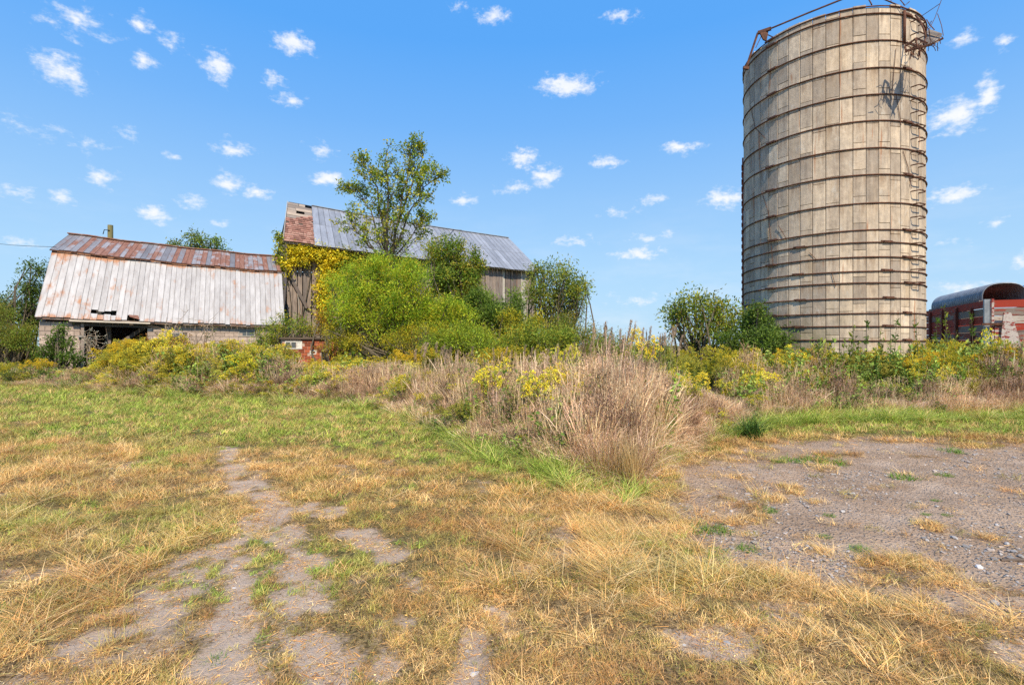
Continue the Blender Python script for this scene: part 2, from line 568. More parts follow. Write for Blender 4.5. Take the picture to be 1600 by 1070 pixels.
MAT['sheet_white'] = M_sheet('white_roof_sheet', (0.49, 0.48, 0.49), (0.35, 0.335, 0.34), ((0.38, 0.17, 0.09), (0.50, 0.29, 0.19)),
                             0.56, 0.68, 0.06, 0.17)
MAT['sheet_rust'] = M_sheet('rusty_roof_sheet', (0.40, 0.39, 0.41), (0.30, 0.27, 0.27), ((0.19, 0.08, 0.055), (0.33, 0.17, 0.12)),
                            0.44, 0.56, 0.03, 0.0, per=0.42)
MAT['sheet_blue'] = M_sheet('grey_roof_sheet', (0.34, 0.36, 0.41), (0.25, 0.265, 0.30), ((0.17, 0.13, 0.12), (0.28, 0.21, 0.18)),
                            0.60, 0.72, 0.0, 0.05, per=0.16, rough=0.5)
m, t = material('galvanised_arch')
n = t.noise(t.new('ShaderNodeNewGeometry').outputs['Position'], 4, 5, 0.65)
finish(t, t.ramp(n, [(0.3, (0.20, 0.22, 0.25)), (0.7, (0.38, 0.41, 0.45))]), 0.5, 0.35, n, 0.004)
MAT['galv'] = m
m, t = material('wood_shingle')
r, v = rnd_loc(t)
n = t.noise(t.vec('MULTIPLY', v, (20, 3, 3)), 1.5, 4, 0.6)
c = t.mix(1.0, t.ramp(n, [(0.3, (0.22, 0.105, 0.075)), (0.7, (0.42, 0.24, 0.18))]),
          t.ramp(r, [(0, (0.6, 0.55, 0.55)), (0.6, (1.1, 1, 1)), (0.9, (1.25, 1.35, 1.4))]), 'MULTIPLY')
finish(t, c, 0.9, bump=n, bump_d=0.008)
MAT['shingle'] = m


def M_peel(name, paint, wood, lo, hi):
    m, t = material(name)
    r, v = rnd_loc(t)
    n = t.noise(t.vec('MULTIPLY', v, (1.3, 7, 7)), 1.5, 6, 0.7)
    g = t.noise(t.vec('MULTIPLY', v, (1, 22, 22)), 1.5, 4, 0.6)
    k = t.step(t.math('ADD', n, t.math('MULTIPLY_ADD', r, 0.16, -0.08)), lo, hi)
    c = t.mix(k, t.mix(g, paint, tuple(x * 0.55 for x in paint)), t.mix(g, wood, tuple(x * 0.5 for x in wood)))
    finish(t, c, 0.8, bump=t.math('SUBTRACT', g, k), bump_d=0.006)
    return m


MAT['red_paint'] = M_peel('peeling_red_paint', (0.42, 0.05, 0.028), (0.30, 0.24, 0.21), 0.56, 0.64)
MAT['grey_board'] = M_peel('grey_board_red_traces', (0.36, 0.07, 0.045), (0.30, 0.25, 0.22), 0.40, 0.50)
MAT['white_board'] = M_peel('peeling_white_paint', (0.62, 0.56, 0.50), (0.34, 0.11, 0.07), 0.48, 0.56)
MAT['flaky'] = M_peel('flaking_red_white', (0.34, 0.045, 0.035), (0.66, 0.58, 0.55), 0.47, 0.52)
m, t = material('rubber')
finish(t, (0.03, 0.03, 0.03), 0.8)
MAT['rubber'] = m
m, t = material('blue_paint')
n = t.noise(t.new('ShaderNodeNewGeometry').outputs['Position'], 10, 4, 0.6)
finish(t, t.ramp(n, [(0.3, (0.02, 0.10, 0.35)), (0.7, (0.04, 0.17, 0.50))]), 0.5)
MAT['blue'] = m
m, t = material('black_wire')
finish(t, (0.03, 0.03, 0.035), 0.6)
MAT['wire'] = m
m, t = material('stone')
r = t.new('ShaderNodeObjectInfo').outputs['Random']
c = t.mix(1.0, t.mix(t.noise(t.new('ShaderNodeNewGeometry').outputs['Position'], 30, 3), (0.34, 0.31, 0.29), (0.48, 0.45, 0.42)),
          t.attr('itint', 'INSTANCER')['Color'], 'MULTIPLY')
finish(t, c, 0.85)
MAT['stone'] = m

# ================================================================== GROUND
_front = [(-400, 594), (0, 602), (200, 614), (400, 624), (520, 632), (600, 640), (660, 662), (740, 700), (850, 732), (940, 752), (985, 757),
          (1030, 722), (1080, 694), (1130, 674), (1200, 660), (1300, 653), (1450, 652), (1600, 648), (2000, 642)]
_fx = np.array([(p[0] - 800) / F for p in _front])
_fd = np.array([EYE * F / (p[1] - HZ) for p in _front])


def front_depth(r):
    """how far ahead the weed bed begins, in the direction r = X / Y"""
    return np.interp(r, _fx, _fd)


def poly_world(pts):
    return np.array([tuple(on_ground(*p).xy) for p in pts])


YARD = poly_world([(1000, 752), (1030, 730), (1090, 712), (1180, 690), (1300, 682), (1450, 681), (1600, 690), (1800, 700), (2600, 720), (2600, 1080),
                   (1900, 1060), (1640, 1000), (1540, 985), (1440, 962), (1330, 945), (1230, 922), (1120, 892), (1055, 845), (1010, 790)])


def poly_sd(x, y, P):
    """signed distance to a polygon, positive inside"""
    d = np.full(x.shape, 1e9)
    ins = np.zeros(x.shape, dtype=bool)
    n_ = len(P)
    for i in range(n_):
        a, b = P[i], P[(i + 1) % n_]
        e = b - a
        t_ = np.clip(((x - a[0]) * e[0] + (y - a[1]) * e[1]) / (e @ e), 0, 1)
        d = np.minimum(d, np.hypot(x - a[0] - t_ * e[0], y - a[1] - t_ * e[1]))
        c1 = (a[1] > y) != (b[1] > y)
        xx = a[0] + (y - a[1]) / (b[1] - a[1] + 1e-12) * e[0]
        ins ^= c1 & (x < xx)
    return np.where(ins, d, -d)


TRACKS = [([(20, 1130), (110, 1030), (215, 960), (300, 900), (355, 855), (415, 805)], 0.22),
          ([(415, 805), (400, 770), (368, 735), (352, 700)], 0.20),
          ([(415, 805), (475, 850), (492, 900), (468, 960), (470, 1090)], 0.15),
          ([(290, 1120), (345, 1010), (385, 930), (430, 860)], 0.16),
          ([(545, 832), (600, 862)], 0.14), ([(595, 960), (570, 1060)], 0.11), ([(720, 1080), (740, 1000)], 0.12),
          ([(760, 960), (800, 985)], 0.10), ([(640, 905), (655, 925)], 0.10), ([(1120, 985), (1170, 995)], 0.16),
          ([(470, 790), (520, 800)], 0.12), ([(1590, 1015), (1700, 1040)], 0.22), ([(800, 890), (830, 900)], 0.08)]


def seg_d(x, y, a, b):
    e = b - a
    t_ = np.clip(((x - a[0]) * e[0] + (y - a[1]) * e[1]) / (e @ e), 0, 1)
    return np.hypot(x - a[0] - t_ * e[0], y - a[1] - t_ * e[1])


def fields(x, y):
    """bare (0..1), yard (0..1), green (0..1) at ground points"""
    wx = (fbm(x * 1.1, y * 1.1, 4, 3) - 0.5) * 1.1 + (fbm(x * 6, y * 6, 3, 13) - 0.5) * 0.45
    wy = (fbm(x * 1.1 + 40, y * 1.1, 4, 5) - 0.5) * 1.1 + (fbm(x * 6 + 9, y * 6, 3, 15) - 0.5) * 0.45
    yd = poly_sd(x + wx * 0.9, y + wy * 0.9, YARD)
    yard = sstep(yd, -0.25, 0.45)
    yard = yard * (1 - 0.6 * sstep(fbm(x * 2.3 + 60, y * 2.3, 4, 25), 0.58, 0.68) * (yd < 1.6))
    bare = np.zeros(x.shape)
    for pts, wd in TRACKS:
        P = poly_world(pts)
        d = np.full(x.shape, 1e9)
        for i in range(len(P) - 1):
            d = np.minimum(d, seg_d(x + wx * 0.45, y + wy * 0.45, P[i], P[i + 1]))
        bare = np.maximum(bare, sstep(-d, -wd * 1.6, -wd * 0.3))
    bare = bare * (0.25 + 0.75 * sstep(fbm(x * 4.5, y * 4.5, 4, 21), 0.30, 0.52))
    bare = np.maximum(bare, 0.55 * sstep(fbm(x * 2.6 + 5, y * 2.6, 4, 23), 0.60, 0.74) * (y < 7))
    r = x / np.maximum(y, 0.1)
    g = 0.62 * sstep(y + r * 1.5, 3.6, 13.0) + 0.20 + 0.10 * sstep(-r, 0.1, 0.5)
    g = g - 0.16 * np.exp(-((r + 0.75) / 0.4) ** 2) * np.exp(-((y - 6.5) / 1.8) ** 2)
    g = np.where(r > 0.1, np.maximum(g * sstep(y, 8, 9.5), 0.05), g)
    g = g + 0.40 * np.exp(-((r + 0.22) / 0.16) ** 2 - ((y - 9.2) / 2.0) ** 2) + 0.30 * np.exp(-((r + 0.05) / 0.10) ** 2 - ((y - 6.9) / 0.8) ** 2)
    g = g + (fbm(x * 0.85 + 3, y * 0.85, 4, 31) - 0.5) * 1.3 + (fbm(x * 3.5 + 3, y * 3.5, 3, 35) - 0.5) * 0.55
    return np.clip(bare, 0, 1), np.clip(yard, 0, 1), np.clip(g, 0, 1)


def height(x, y):
    h = (fbm(x * 0.5, y * 0.5, 3, 41) - 0.5) * 0.10 + (fbm(x * 3, y * 3, 3, 43) - 0.5) * 0.035
    return h * np.clip(1 - y / 400.0, 0.2, 1)


def axis(lo, hi, mid_lo, mid_hi, st, far):
    a = list(np.arange(mid_lo, mid_hi + st / 2, st))
    k, s_ = a[-1], st
    while k < hi:
        s_ *= 1.22
        k += s_
        a.append(k)
    k, s_ = a[0], st
    b = []
    while k > lo:
        s_ *= 1.22
        k -= s_
        b.append(k)
    return np.array(b[::-1] + a)


gx = axis(-2500, 2500, -12, 12, 0.05, 0)
gy = axis(-300, 3500, 1.6, 13, 0.05, 0)
X, Y = np.meshgrid(gx, gy)
xf, yf = X.ravel(), Y.ravel()
gb, gyd, gg = fields(xf, yf)
zf = height(xf, yf) + gb * -0.012 - gyd * 0.02
zf = zf * 1.0
ni, nj = len(gy), len(gx)
idx = np.arange(ni * nj).reshape(ni, nj)
quads = np.stack([idx[:-1, :-1], idx[:-1, 1:], idx[1:, 1:], idx[1:, :-1]], -1).reshape(-1, 4)
m, t = material('ground_soil')
a = t.attr('col')['Color']
s = t.new('ShaderNodeSeparateColor')
t.l.new(a, s.inputs[0])
pos = t.new('ShaderNodeNewGeometry').outputs['Position']
nb = t.noise(pos, 1.2, 5, 0.6)
nm = t.noise(pos, 14, 6, 0.7)
nf = t.noise(pos, 90, 4, 0.7)
dirt = t.ramp(t.math('ADD', t.math('MULTIPLY', nb, 0.5), t.math('MULTIPLY', nm, 0.5)),
              [(0.35, (0.27, 0.185, 0.125)), (0.52, (0.45, 0.32, 0.225)), (0.68, (0.58, 0.44, 0.33))])
dirt = t.mix(t.math('MULTIPLY', s.outputs[0], 0.45), dirt, (0.62, 0.505, 0.415))
dirt = t.mix(t.math('MULTIPLY', t.step(nf, 0.58, 0.76), 0.75), dirt, (0.17, 0.13, 0.11))
dirt = t.mix(t.math('MULTIPLY', t.step(t.noise(t.vec('ADD', pos, (7, 3, 0)), 60, 3, 0.7), 0.60, 0.70), 0.6), dirt, (0.56, 0.51, 0.47))
moss = t.step(t.noise(pos, 1.7, 5, 0.7), 0.60, 0.72)
dirt = t.mix(t.math('MULTIPLY', moss, 0.55), dirt, (0.36, 0.19, 0.075))
nv = t.step(t.noise(pos, 45, 5, 0.75), 0.38, 0.62)
thatch = t.mix(nv, (0.07, 0.042, 0.018), (0.36, 0.235, 0.11))
turf = t.mix(nv, (0.05, 0.055, 0.015), (0.20, 0.19, 0.06))
veg = t.mix(s.outputs[2], thatch, turf)
k = t.step(t.math('ADD', t.math('MAXIMUM', s.outputs[0], s.outputs[1]), t.math('MULTIPLY_ADD', t.noise(pos, 34, 7, 0.85), 2.4, -1.2)), 0.18, 0.85)
c = t.mix(k, veg, dirt)
vr = t.new('ShaderNodeTexVoronoi')
vr.inputs['Scale'].default_value = 34
t.l.new(t.vec('ADD', pos, t.scale(t.noise(pos, 20, 2, color=True), 0.04)), vr.inputs['Vector'])
peb = t.math('SUBTRACT', 1.0, t.step(vr.outputs['Distance'], 0.1, 0.55))
bh = t.math('ADD', t.math('MULTIPLY', nf, 0.6), t.math('ADD', nm, t.math('MULTIPLY', peb, t.math('MULTIPLY', s.outputs[1], 0.9))))
finish(t, c, 0.97, bump=bh, bump_d=0.03, bump_s=0.8, spec=0.15)
me = np_mesh('ground', np.stack([xf, yf, zf], -1), quads.ravel(), np.full(len(quads), 4), m, col=np.stack([gb, gyd, gg], -1), smooth=True)
tag(link('ground', me), kind='structure')


# ================================================================== GRASS AND WEEDS (what nobody could count)
def blades(n, spread, ln, wd, tilt, bend, cols, rng, seg=3, twist=0.5, az_c=None, az_s=0.6, z0=0.0, head=None):
    """n curved tapering blades; returns V, F(flat), sizes, colours"""
    a = rng.rand(n) * 2 * np.pi
    rr = spread * np.sqrt(rng.rand(n))
    bx, by = rr * np.cos(a), rr * np.sin(a)
    azm = rng.rand(n) * 2 * np.pi if az_c is None else az_c + rng.randn(n) * az_s
    L = rng.uniform(ln[0], ln[1], n)
    W = rng.uniform(wd[0], wd[1], n)
    th0 = rng.uniform(tilt[0], tilt[1], n)
    th1 = th0 + rng.uniform(bend[0], bend[1], n)
    lv = seg + 1
    ts = np.linspace(0, 1, lv)
    P = np.zeros((n, lv, 3))
    P[:, 0, 0], P[:, 0, 1], P[:, 0, 2] = bx, by, z0
    for k_ in range(1, lv):
        th = th0 + (th1 - th0) * (ts[k_] + ts[k_ - 1]) / 2
        st = L / seg
        P[:, k_, 0] = P[:, k_ - 1, 0] + np.sin(th) * np.cos(azm) * st
        P[:, k_, 1] = P[:, k_ - 1, 1] + np.sin(th) * np.sin(azm) * st
        P[:, k_, 2] = np.maximum(P[:, k_ - 1, 2] + np.cos(th) * st, 0.004)
    sa = azm + np.pi / 2 + rng.randn(n) * twist
    S = np.stack([np.cos(sa), np.sin(sa), rng.randn(n) * 0.25], -1)
    wk = (head if head is not None else (1 - ts ** 1.6 * 0.85))
    Lf = P - S[:, None, :] * (W[:, None] * wk[None, :] / 2)[..., None]
    Rt = P + S[:, None, :] * (W[:, None] * wk[None, :] / 2)[..., None]
    V = np.stack([Lf, Rt], 2).reshape(n * lv * 2, 3)
    base = (np.arange(n) * lv * 2)[:, None, None]
    k_ = (np.arange(seg) * 2)[None, :, None]
    Q = base + k_ + np.array([0, 1, 3, 2])[None, None, :]
    cols = np.asarray(cols, dtype=float)
    ci = cols[rng.randint(0, len(cols), n)] * rng.uniform(0.75, 1.25, (n, 1))
    C = np.repeat(ci[:, None, :], lv * 2, 1).reshape(-1, 3)
    return V, Q.reshape(-1, 4), C


def leaves(P, D, size, ratio, cols, rng, fold=0.25, droop=0.0, jit=0.5):
    """one folded four-point leaf at each P pointing along D"""
    n_ = len(P)
    P, D = np.asarray(P, float), np.asarray(D, float) + rng.randn(n_, 3) * jit
    D[:, 2] -= droop
    D /= np.linalg.norm(D, axis=1, keepdims=True) + 1e-9
    up = np.array([0, 0, 1.0]) + rng.randn(n_, 3) * 0.55
    S = np.cross(D, up)
    S /= np.linalg.norm(S, axis=1, keepdims=True) + 1e-9
    N = np.cross(S, D)
    L = (rng.uniform(size[0], size[1], n_))[:, None]
    Wd = L * ratio
    v0 = P
    mid = P + D * L * 0.45
    v1 = mid - S * Wd / 2 + N * Wd * fold
    v2 = P + D * L
    v3 = mid + S * Wd / 2 + N * Wd * fold
    V = np.stack([v0, v1, v2, v3], 1).reshape(-1, 3)
    b = (np.arange(n_) * 4)[:, None]
    T = np.concatenate([b + np.array([0, 3, 2]), b + np.array([0, 2, 1])], 1).reshape(-1, 3)
    cols = np.asarray(cols, float)
    ci = cols[rng.randint(0, len(cols), n_)] * rng.uniform(0.8, 1.2, (n_, 1))
    return V, T, np.repeat(ci, 4, 0)


class Geo:
    def __init__(self):
        self.V, self.F, self.S, self.C, self.k = [], [], [], [], 0

    def add(self, V, Fc, C):
        V = np.asarray(V, float)
        if len(V) == 0:
            return self
        Fc = np.asarray(Fc)
        C = np.broadcast_to(np.asarray(C, float), (len(V), 3))
        self.V.append(V)
        self.C.append(C)
        self.F.append((Fc + self.k).ravel())
        self.S.append(np.full(len(Fc), Fc.shape[1]))
        self.k += len(V)
        return self

    def mesh(self, name, mat, smooth=False):
        return np_mesh(name, np.concatenate(self.V), np.concatenate(self.F), np.concatenate(self.S), mat, col=np.concatenate(self.C), smooth=smooth)


def tubes(paths, n_side=4):
    """paths: list of (points (k,3), radii (k)); returns V, quads"""
    Vs, Fs, k0 = [], [], 0
    an = np.arange(n_side) * 2 * np.pi / n_side
    for P, R in paths:
        P, R = np.asarray(P, float), np.asarray(R, float)
        k_ = len(P)
        d = np.gradient(P, axis=0)
        d /= np.linalg.norm(d, axis=1, keepdims=True) + 1e-9
        u = np.cross(d, np.array([0.31, 0.17, 0.1]) + np.array([0, 0, 1.0]) * (np.abs(d[:, 2:3]) < 0.8) + np.array([1.0, 0, 0]) * (np.abs(d[:, 2:3]) >= 0.8))
        u /= np.linalg.norm(u, axis=1, keepdims=True) + 1e-9
        v = np.cross(d, u)
        ring = P[:, None, :] + (u[:, None, :] * np.cos(an)[None, :, None] + v[:, None, :] * np.sin(an)[None, :, None]) * R[:, None, None]
        Vs.append(ring.reshape(-1, 3))
        i, j = np.meshgrid(np.arange(k_ - 1), np.arange(n_side), indexing='ij')
        j2 = (j + 1) % n_side
        Fs.append((k0 + np.stack([i * n_side + j, i * n_side + j2, (i + 1) * n_side + j2, (i + 1) * n_side + j], -1)).reshape(-1, 4))
        k0 += k_ * n_side
    return np.concatenate(Vs), np.concatenate(Fs)


# plain colours (multiplied by each clump's own tint); stored near white for grass
W1 = [(1, 1, 1), (0.8, 0.85, 0.75), (1.15, 1.05, 0.9), (0.65, 0.6, 0.5)]
MIXED = [(1, 1, 1), (1.3, 1.2, 1.05), (0.62, 0.52, 0.38), (1.1, 0.85, 0.6), (0.8, 0.85, 0.5)]


def variant(geo, name):
    return bpy.data.objects.new(name, geo.mesh(name, MAT['grass']))


def V_short(seed):
    r = np.random.RandomState(seed)
    g_ = Geo()
    g_.add(*blades(34, 0.07, (0.04, 0.10), (0.0025, 0.006), (0.1, 1.1), (0.2, 1.1), W1, r, 3))
    return g_


def V_mat(seed):
    r = np.random.RandomState(seed)
    g_ = Geo()
    g_.add(*blades(30, 0.09, (0.04, 0.14), (0.0018, 0.0042), (0.6, 1.5), (0.0, 0.9), MIXED, r, 4))
    g_.add(*blades(16, 0.08, (0.03, 0.08), (0.002, 0.004), (0.1, 0.9), (0.2, 1.0), MIXED, r, 3))
    return g_


def V_hay(seed):
    r = np.random.RandomState(seed)
    g_ = Geo()
    g_.add(*blades(38, 0.10, (0.14, 0.36), (0.0018, 0.0042), (0.9, 1.5), (0.0, 0.7), MIXED, r, 6, az_c=0.0, az_s=0.5))
    g_.add(*blades(14, 0.12, (0.15, 0.35), (0.0022, 0.0045), (0.8, 1.4), (0.1, 0.5), MIXED, r, 4))
    return g_


def V_drytall(seed):
    """tan standing stalks with seed heads, 1 m tall"""
    r = np.random.RandomState(seed)
    g_ = Geo()
    tan = [(0.78, 0.60, 0.40), (0.66, 0.46, 0.31), (0.88, 0.72, 0.50), (0.50, 0.32, 0.22), (0.78, 0.55, 0.40)]
    g_.add(*blades(46, 0.18, (0.55, 1.08), (0.003, 0.007), (0.0, 0.30), (-0.3, 0.9), tan, r, 5, head=np.array([1, .9, .75, .7, 1.4, .5])))
    g_.add(*blades(26, 0.26, (0.5, 0.95), (0.003, 0.007), (0.1, 0.7), (0.9, 2.3), tan, r, 6))
    g_.add(*blades(80, 0.24, (0.2, 0.62), (0.004, 0.009), (0.15, 1.0), (0.5, 2.0), tan, r, 5))
    # seed heads
    V, Q, C = blades(16, 0.15, (0.85, 1.0), (0.0025, 0.004), (0.0, 0.18), (0.0, 0.3), [(0.50, 0.36, 0.25)], r, 4)
    g_.add(V, Q, C)
    tips = V.reshape(16, 5, 2, 3)[:, -1].mean(1)
    pp = np.repeat(tips, 14, 0) - np.stack([np.zeros(224), np.zeros(224), r.rand(224) * 0.13], -1) + r.randn(224, 3) * 0.008
    g_.add(*leaves(pp, np.tile([0, 0, 1.0], (224, 1)), (0.016, 0.034), 0.35, [(0.58, 0.42, 0.29), (0.44, 0.30, 0.21)], r))
    return g_


def V_greentall(seed):
    r = np.random.RandomState(seed)
    g_ = Geo()
    gr = [(0.26, 0.36, 0.07), (0.38, 0.43, 0.11), (0.20, 0.29, 0.06), (0.56, 0.49, 0.20)]
    g_.add(*blades(70, 0.17, (0.45, 1.05), (0.006, 0.013), (0.0, 0.45), (0.3, 1.5), gr, r, 5))
    return g_


def plume_parts(r, h, n_br, yellow):
    """a nodding goldenrod head at the top of a stem of height h"""
    P, D = [], []
    for k_ in range(n_br):
        a_ = r.rand() * 6.28
        z_ = h * (0.80 + 0.20 * k_ / n_br)
        L_ = h * (0.16 * (1 - 0.6 * k_ / n_br) + 0.02)
        for q in np.linspace(0.15, 1, 9):
            P.append([math.cos(a_) * L_ * q, math.sin(a_) * L_ * q, z_ + L_ * (0.55 * q - 0.55 * q * q)])
            D.append([math.cos(a_) * 0.3, math.sin(a_) * 0.3, 1])
    return np.repeat(np.array(P), 3, 0) + r.randn(len(P) * 3, 3) * 0.009, np.repeat(np.array(D), 3, 0)


YEL = [(0.70, 0.55, 0.035), (0.55, 0.48, 0.04), (0.78, 0.60, 0.05), (0.42, 0.42, 0.06), (0.34, 0.38, 0.06)]
GRN = [(0.19, 0.27, 0.045), (0.26, 0.34, 0.06), (0.13, 0.20, 0.04), (0.34, 0.37, 0.08)]


def goldenrod(seed, stems=9, yellow=YEL, spread=0.20, flower=0.85):
    r = np.random.RandomState(seed)
    st, lf, fl = [], [Geo()], Geo()
    paths = []
    for s_ in range(stems):
        a_, rr = r.rand() * 6.28, spread * math.sqrt(r.rand())
        bx, by = math.cos(a_) * rr, math.sin(a_) * rr
        h = r.uniform(0.72, 1.0)
        lx, ly = bx * 0.8 + r.randn() * 0.05, by * 0.8 + r.randn() * 0.05
        zz = np.linspace(0, h, 6)
        P = np.stack([bx + lx * (zz / h) ** 2, by + ly * (zz / h) ** 2, zz], -1)
        paths.append((P, np.linspace(0.005, 0.002, 6)))
        nl = 46
        q = r.uniform(0.12, 0.93, nl)
        PP = np.stack([np.interp(q * h, zz, P[:, 0]), np.interp(q * h, zz, P[:, 1]), q * h], -1)
        aa = r.rand(nl) * 6.28
        DD = np.stack([np.cos(aa), np.sin(aa), np.full(nl, 0.35)], -1)
        lf[0].add(*leaves(PP, DD, (0.06, 0.125), 0.20, GRN, r, droop=0.1, jit=0.25))
        if r.rand() < flower:
            fp, fd = plume_parts(r, h, 11, yellow)
            fp[:, 0] += bx + lx
            fp[:, 1] += by + ly
            fl.add(*leaves(fp, fd, (0.014, 0.030), 0.6, yellow, r))
    V, Q = tubes(paths)
    return (V, Q), lf[0], fl


def V_golden(seed, yellow=YEL):
    (V, Q), lf, fl = goldenrod(seed, yellow=yellow)
    g_ = Geo()
    g_.add(V, Q, (0.20, 0.20, 0.07))
    for q in (lf, fl):
        for a_, b_ in ((q.V, q),):
            off = 0
            for V_, F_, S_, C_ in zip(q.V, q.F, q.S, q.C):
                g_.add(V_, F_.reshape(-1, S_[0]) - off, C_)
                off += len(V_)
    return g_


def V_leafy(seed, cols=None, sz=(0.045, 0.11)):
    r = np.random.RandomState(seed)
    cols = cols or [(0.15, 0.25, 0.04), (0.20, 0.31, 0.055), (0.28, 0.36, 0.08)]
    g_ = Geo()
    paths = []
    for s_ in range(7):
        a_, rr = r.rand() * 6.28, 0.18 * math.sqrt(r.rand())
        bx, by, h = math.cos(a_) * rr, math.sin(a_) * rr, r.uniform(0.6, 1.0)
        zz = np.linspace(0, h, 6)
        P = np.stack([bx * (1 + zz), by * (1 + zz), zz], -1)
        paths.append((P, np.linspace(0.007, 0.002, 6)))
        nl = 34
        q = r.uniform(0.08, 1, nl)
        PP = np.stack([bx * (1 + q * h), by * (1 + q * h), q * h], -1)
        aa = r.rand(nl) * 6.28
        DD = np.stack([np.cos(aa), np.sin(aa), np.full(nl, 0.4)], -1)
        V_, T_, C_ = leaves(PP, DD, sz, 0.5, cols, r, droop=0.2)
        g_.add(V_, T_, C_)
    V, Q = tubes(paths)
    return g_.add(V, Q, (0.18, 0.17, 0.06))


def V_deadforb(seed):
    r = np.random.RandomState(seed)
    g_ = Geo()
    paths, PP, DD = [], [], []
    for s_ in range(8):
        a_, rr = r.rand() * 6.28, 0.16 * math.sqrt(r.rand())
        bx, by, h = math.cos(a_) * rr, math.sin(a_) * rr, r.uniform(0.65, 1.0)
        zz = np.linspace(0, h, 5)
        P = np.stack([bx * (1 + zz), by * (1 + zz), zz], -1)
        paths.append((P, np.linspace(0.005, 0.0025, 5)))
        for b_ in range(8):
            z_ = h * r.uniform(0.35, 0.95)
            a2 = r.rand() * 6.28
            L_ = r.uniform(0.08, 0.22)
            s0 = np.array([bx * (1 + z_), by * (1 + z_), z_])
            e0 = s0 + np.array([math.cos(a2) * 0.5, math.sin(a2) * 0.5, 0.9]) * L_
            m0 = (s0 + e0) / 2 + np.array([math.cos(a2), math.sin(a2), -0.3]) * L_ * 0.15
            paths.append(([s0, m0, e0], [0.003, 0.0022, 0.0015]))
            for q in np.linspace(0.3, 1, 8):
                PP.append(s0 + (e0 - s0) * q)
                DD.append([math.cos(a2), math.sin(a2), 0.4])
    V, Q = tubes(paths, 3)
    g_.add(V, Q, (0.26, 0.17, 0.11))
    PP, DD = np.array(PP), np.array(DD)
    g_.add(*leaves(PP, DD, (0.015, 0.045), 0.4, [(0.33, 0.21, 0.13), (0.24, 0.14, 0.09), (0.42, 0.30, 0.20)], r))
    return g_


def scatter(name, pos, rot, scl, tint, vi, variants, label=None, cat=None):
    """one object of kind stuff: clumps placed on points by geometry nodes"""
    coll = bpy.data.collections.new(name + '_kinds')
    for k_, o in enumerate(variants):
        o.name = '%s_%02d' % (name + '_kind', k_)
        coll.objects.link(o)
    me_ = bpy.data.meshes.new(name)
    me_.from_pydata([tuple(p) for p in pos], [], [])
    n_ = len(pos)
    for an, ty, dat, key in (('rot', 'FLOAT_VECTOR', rot, 'vector'), ('scl', 'FLOAT_VECTOR', scl, 'vector'), ('itint', 'FLOAT_COLOR', tint, 'color'), ('vi', 'INT', vi, 'value')):
        a_ = me_.attributes.new(an, ty, 'POINT')
        d_ = np.asarray(dat, dtype=np.int32 if ty == 'INT' else np.float32)
        if ty == 'FLOAT_COLOR':
            d_ = np.concatenate([d_, np.ones((n_, 1), np.float32)], 1)
        a_.data.foreach_set(key, d_.ravel())
    ng = bpy.data.node_groups.new(name + '_nodes', 'GeometryNodeTree')
    ng.interface.new_socket('Geometry', in_out='INPUT', socket_type='NodeSocketGeometry')
    ng.interface.new_socket('Geometry', in_out='OUTPUT', socket_type='NodeSocketGeometry')
    N = ng.nodes
    gi, go = N.new('NodeGroupInput'), N.new('NodeGroupOutput')
    ci = N.new('GeometryNodeCollectionInfo')
    ci.inputs['Collection'].default_value = coll
    ci.inputs['Separate Children'].default_value = True
    ci.inputs['Reset Children'].default_value = True
    ip = N.new('GeometryNodeInstanceOnPoints')
    ip.inputs['Pick Instance'].default_value = True
    ng.links.new(gi.outputs[0], ip.inputs['Points'])
    ng.links.new(ci.outputs[0], ip.inputs['Instance'])
    for an, ty, sk in (('rot', 'FLOAT_VECTOR', 'Rotation'), ('scl', 'FLOAT_VECTOR', 'Scale'), ('vi', 'INT', 'Instance Index')):
        na = N.new('GeometryNodeInputNamedAttribute')
        na.data_type = ty
        na.inputs['Name'].default_value = an
        ng.links.new(na.outputs[0], ip.inputs[sk])
    ng.links.new(ip.outputs[0], go.inputs[0])
    o = link(name, me_)
    md = o.modifiers.new('scatter', 'NODES')
    md.node_group = ng
    return tag(o, label, cat, kind='stuff')


STRAW = np.array([0.74, 0.47, 0.18])
PALE = np.array([0.90, 0.70, 0.38])
BROWN = np.array([0.46, 0.25, 0.105])
OLIVE = np.array([0.42, 0.37, 0.115])
GREEN = np.array([0.24, 0.36, 0.055])
LIME = np.array([0.50, 0.58, 0.11])


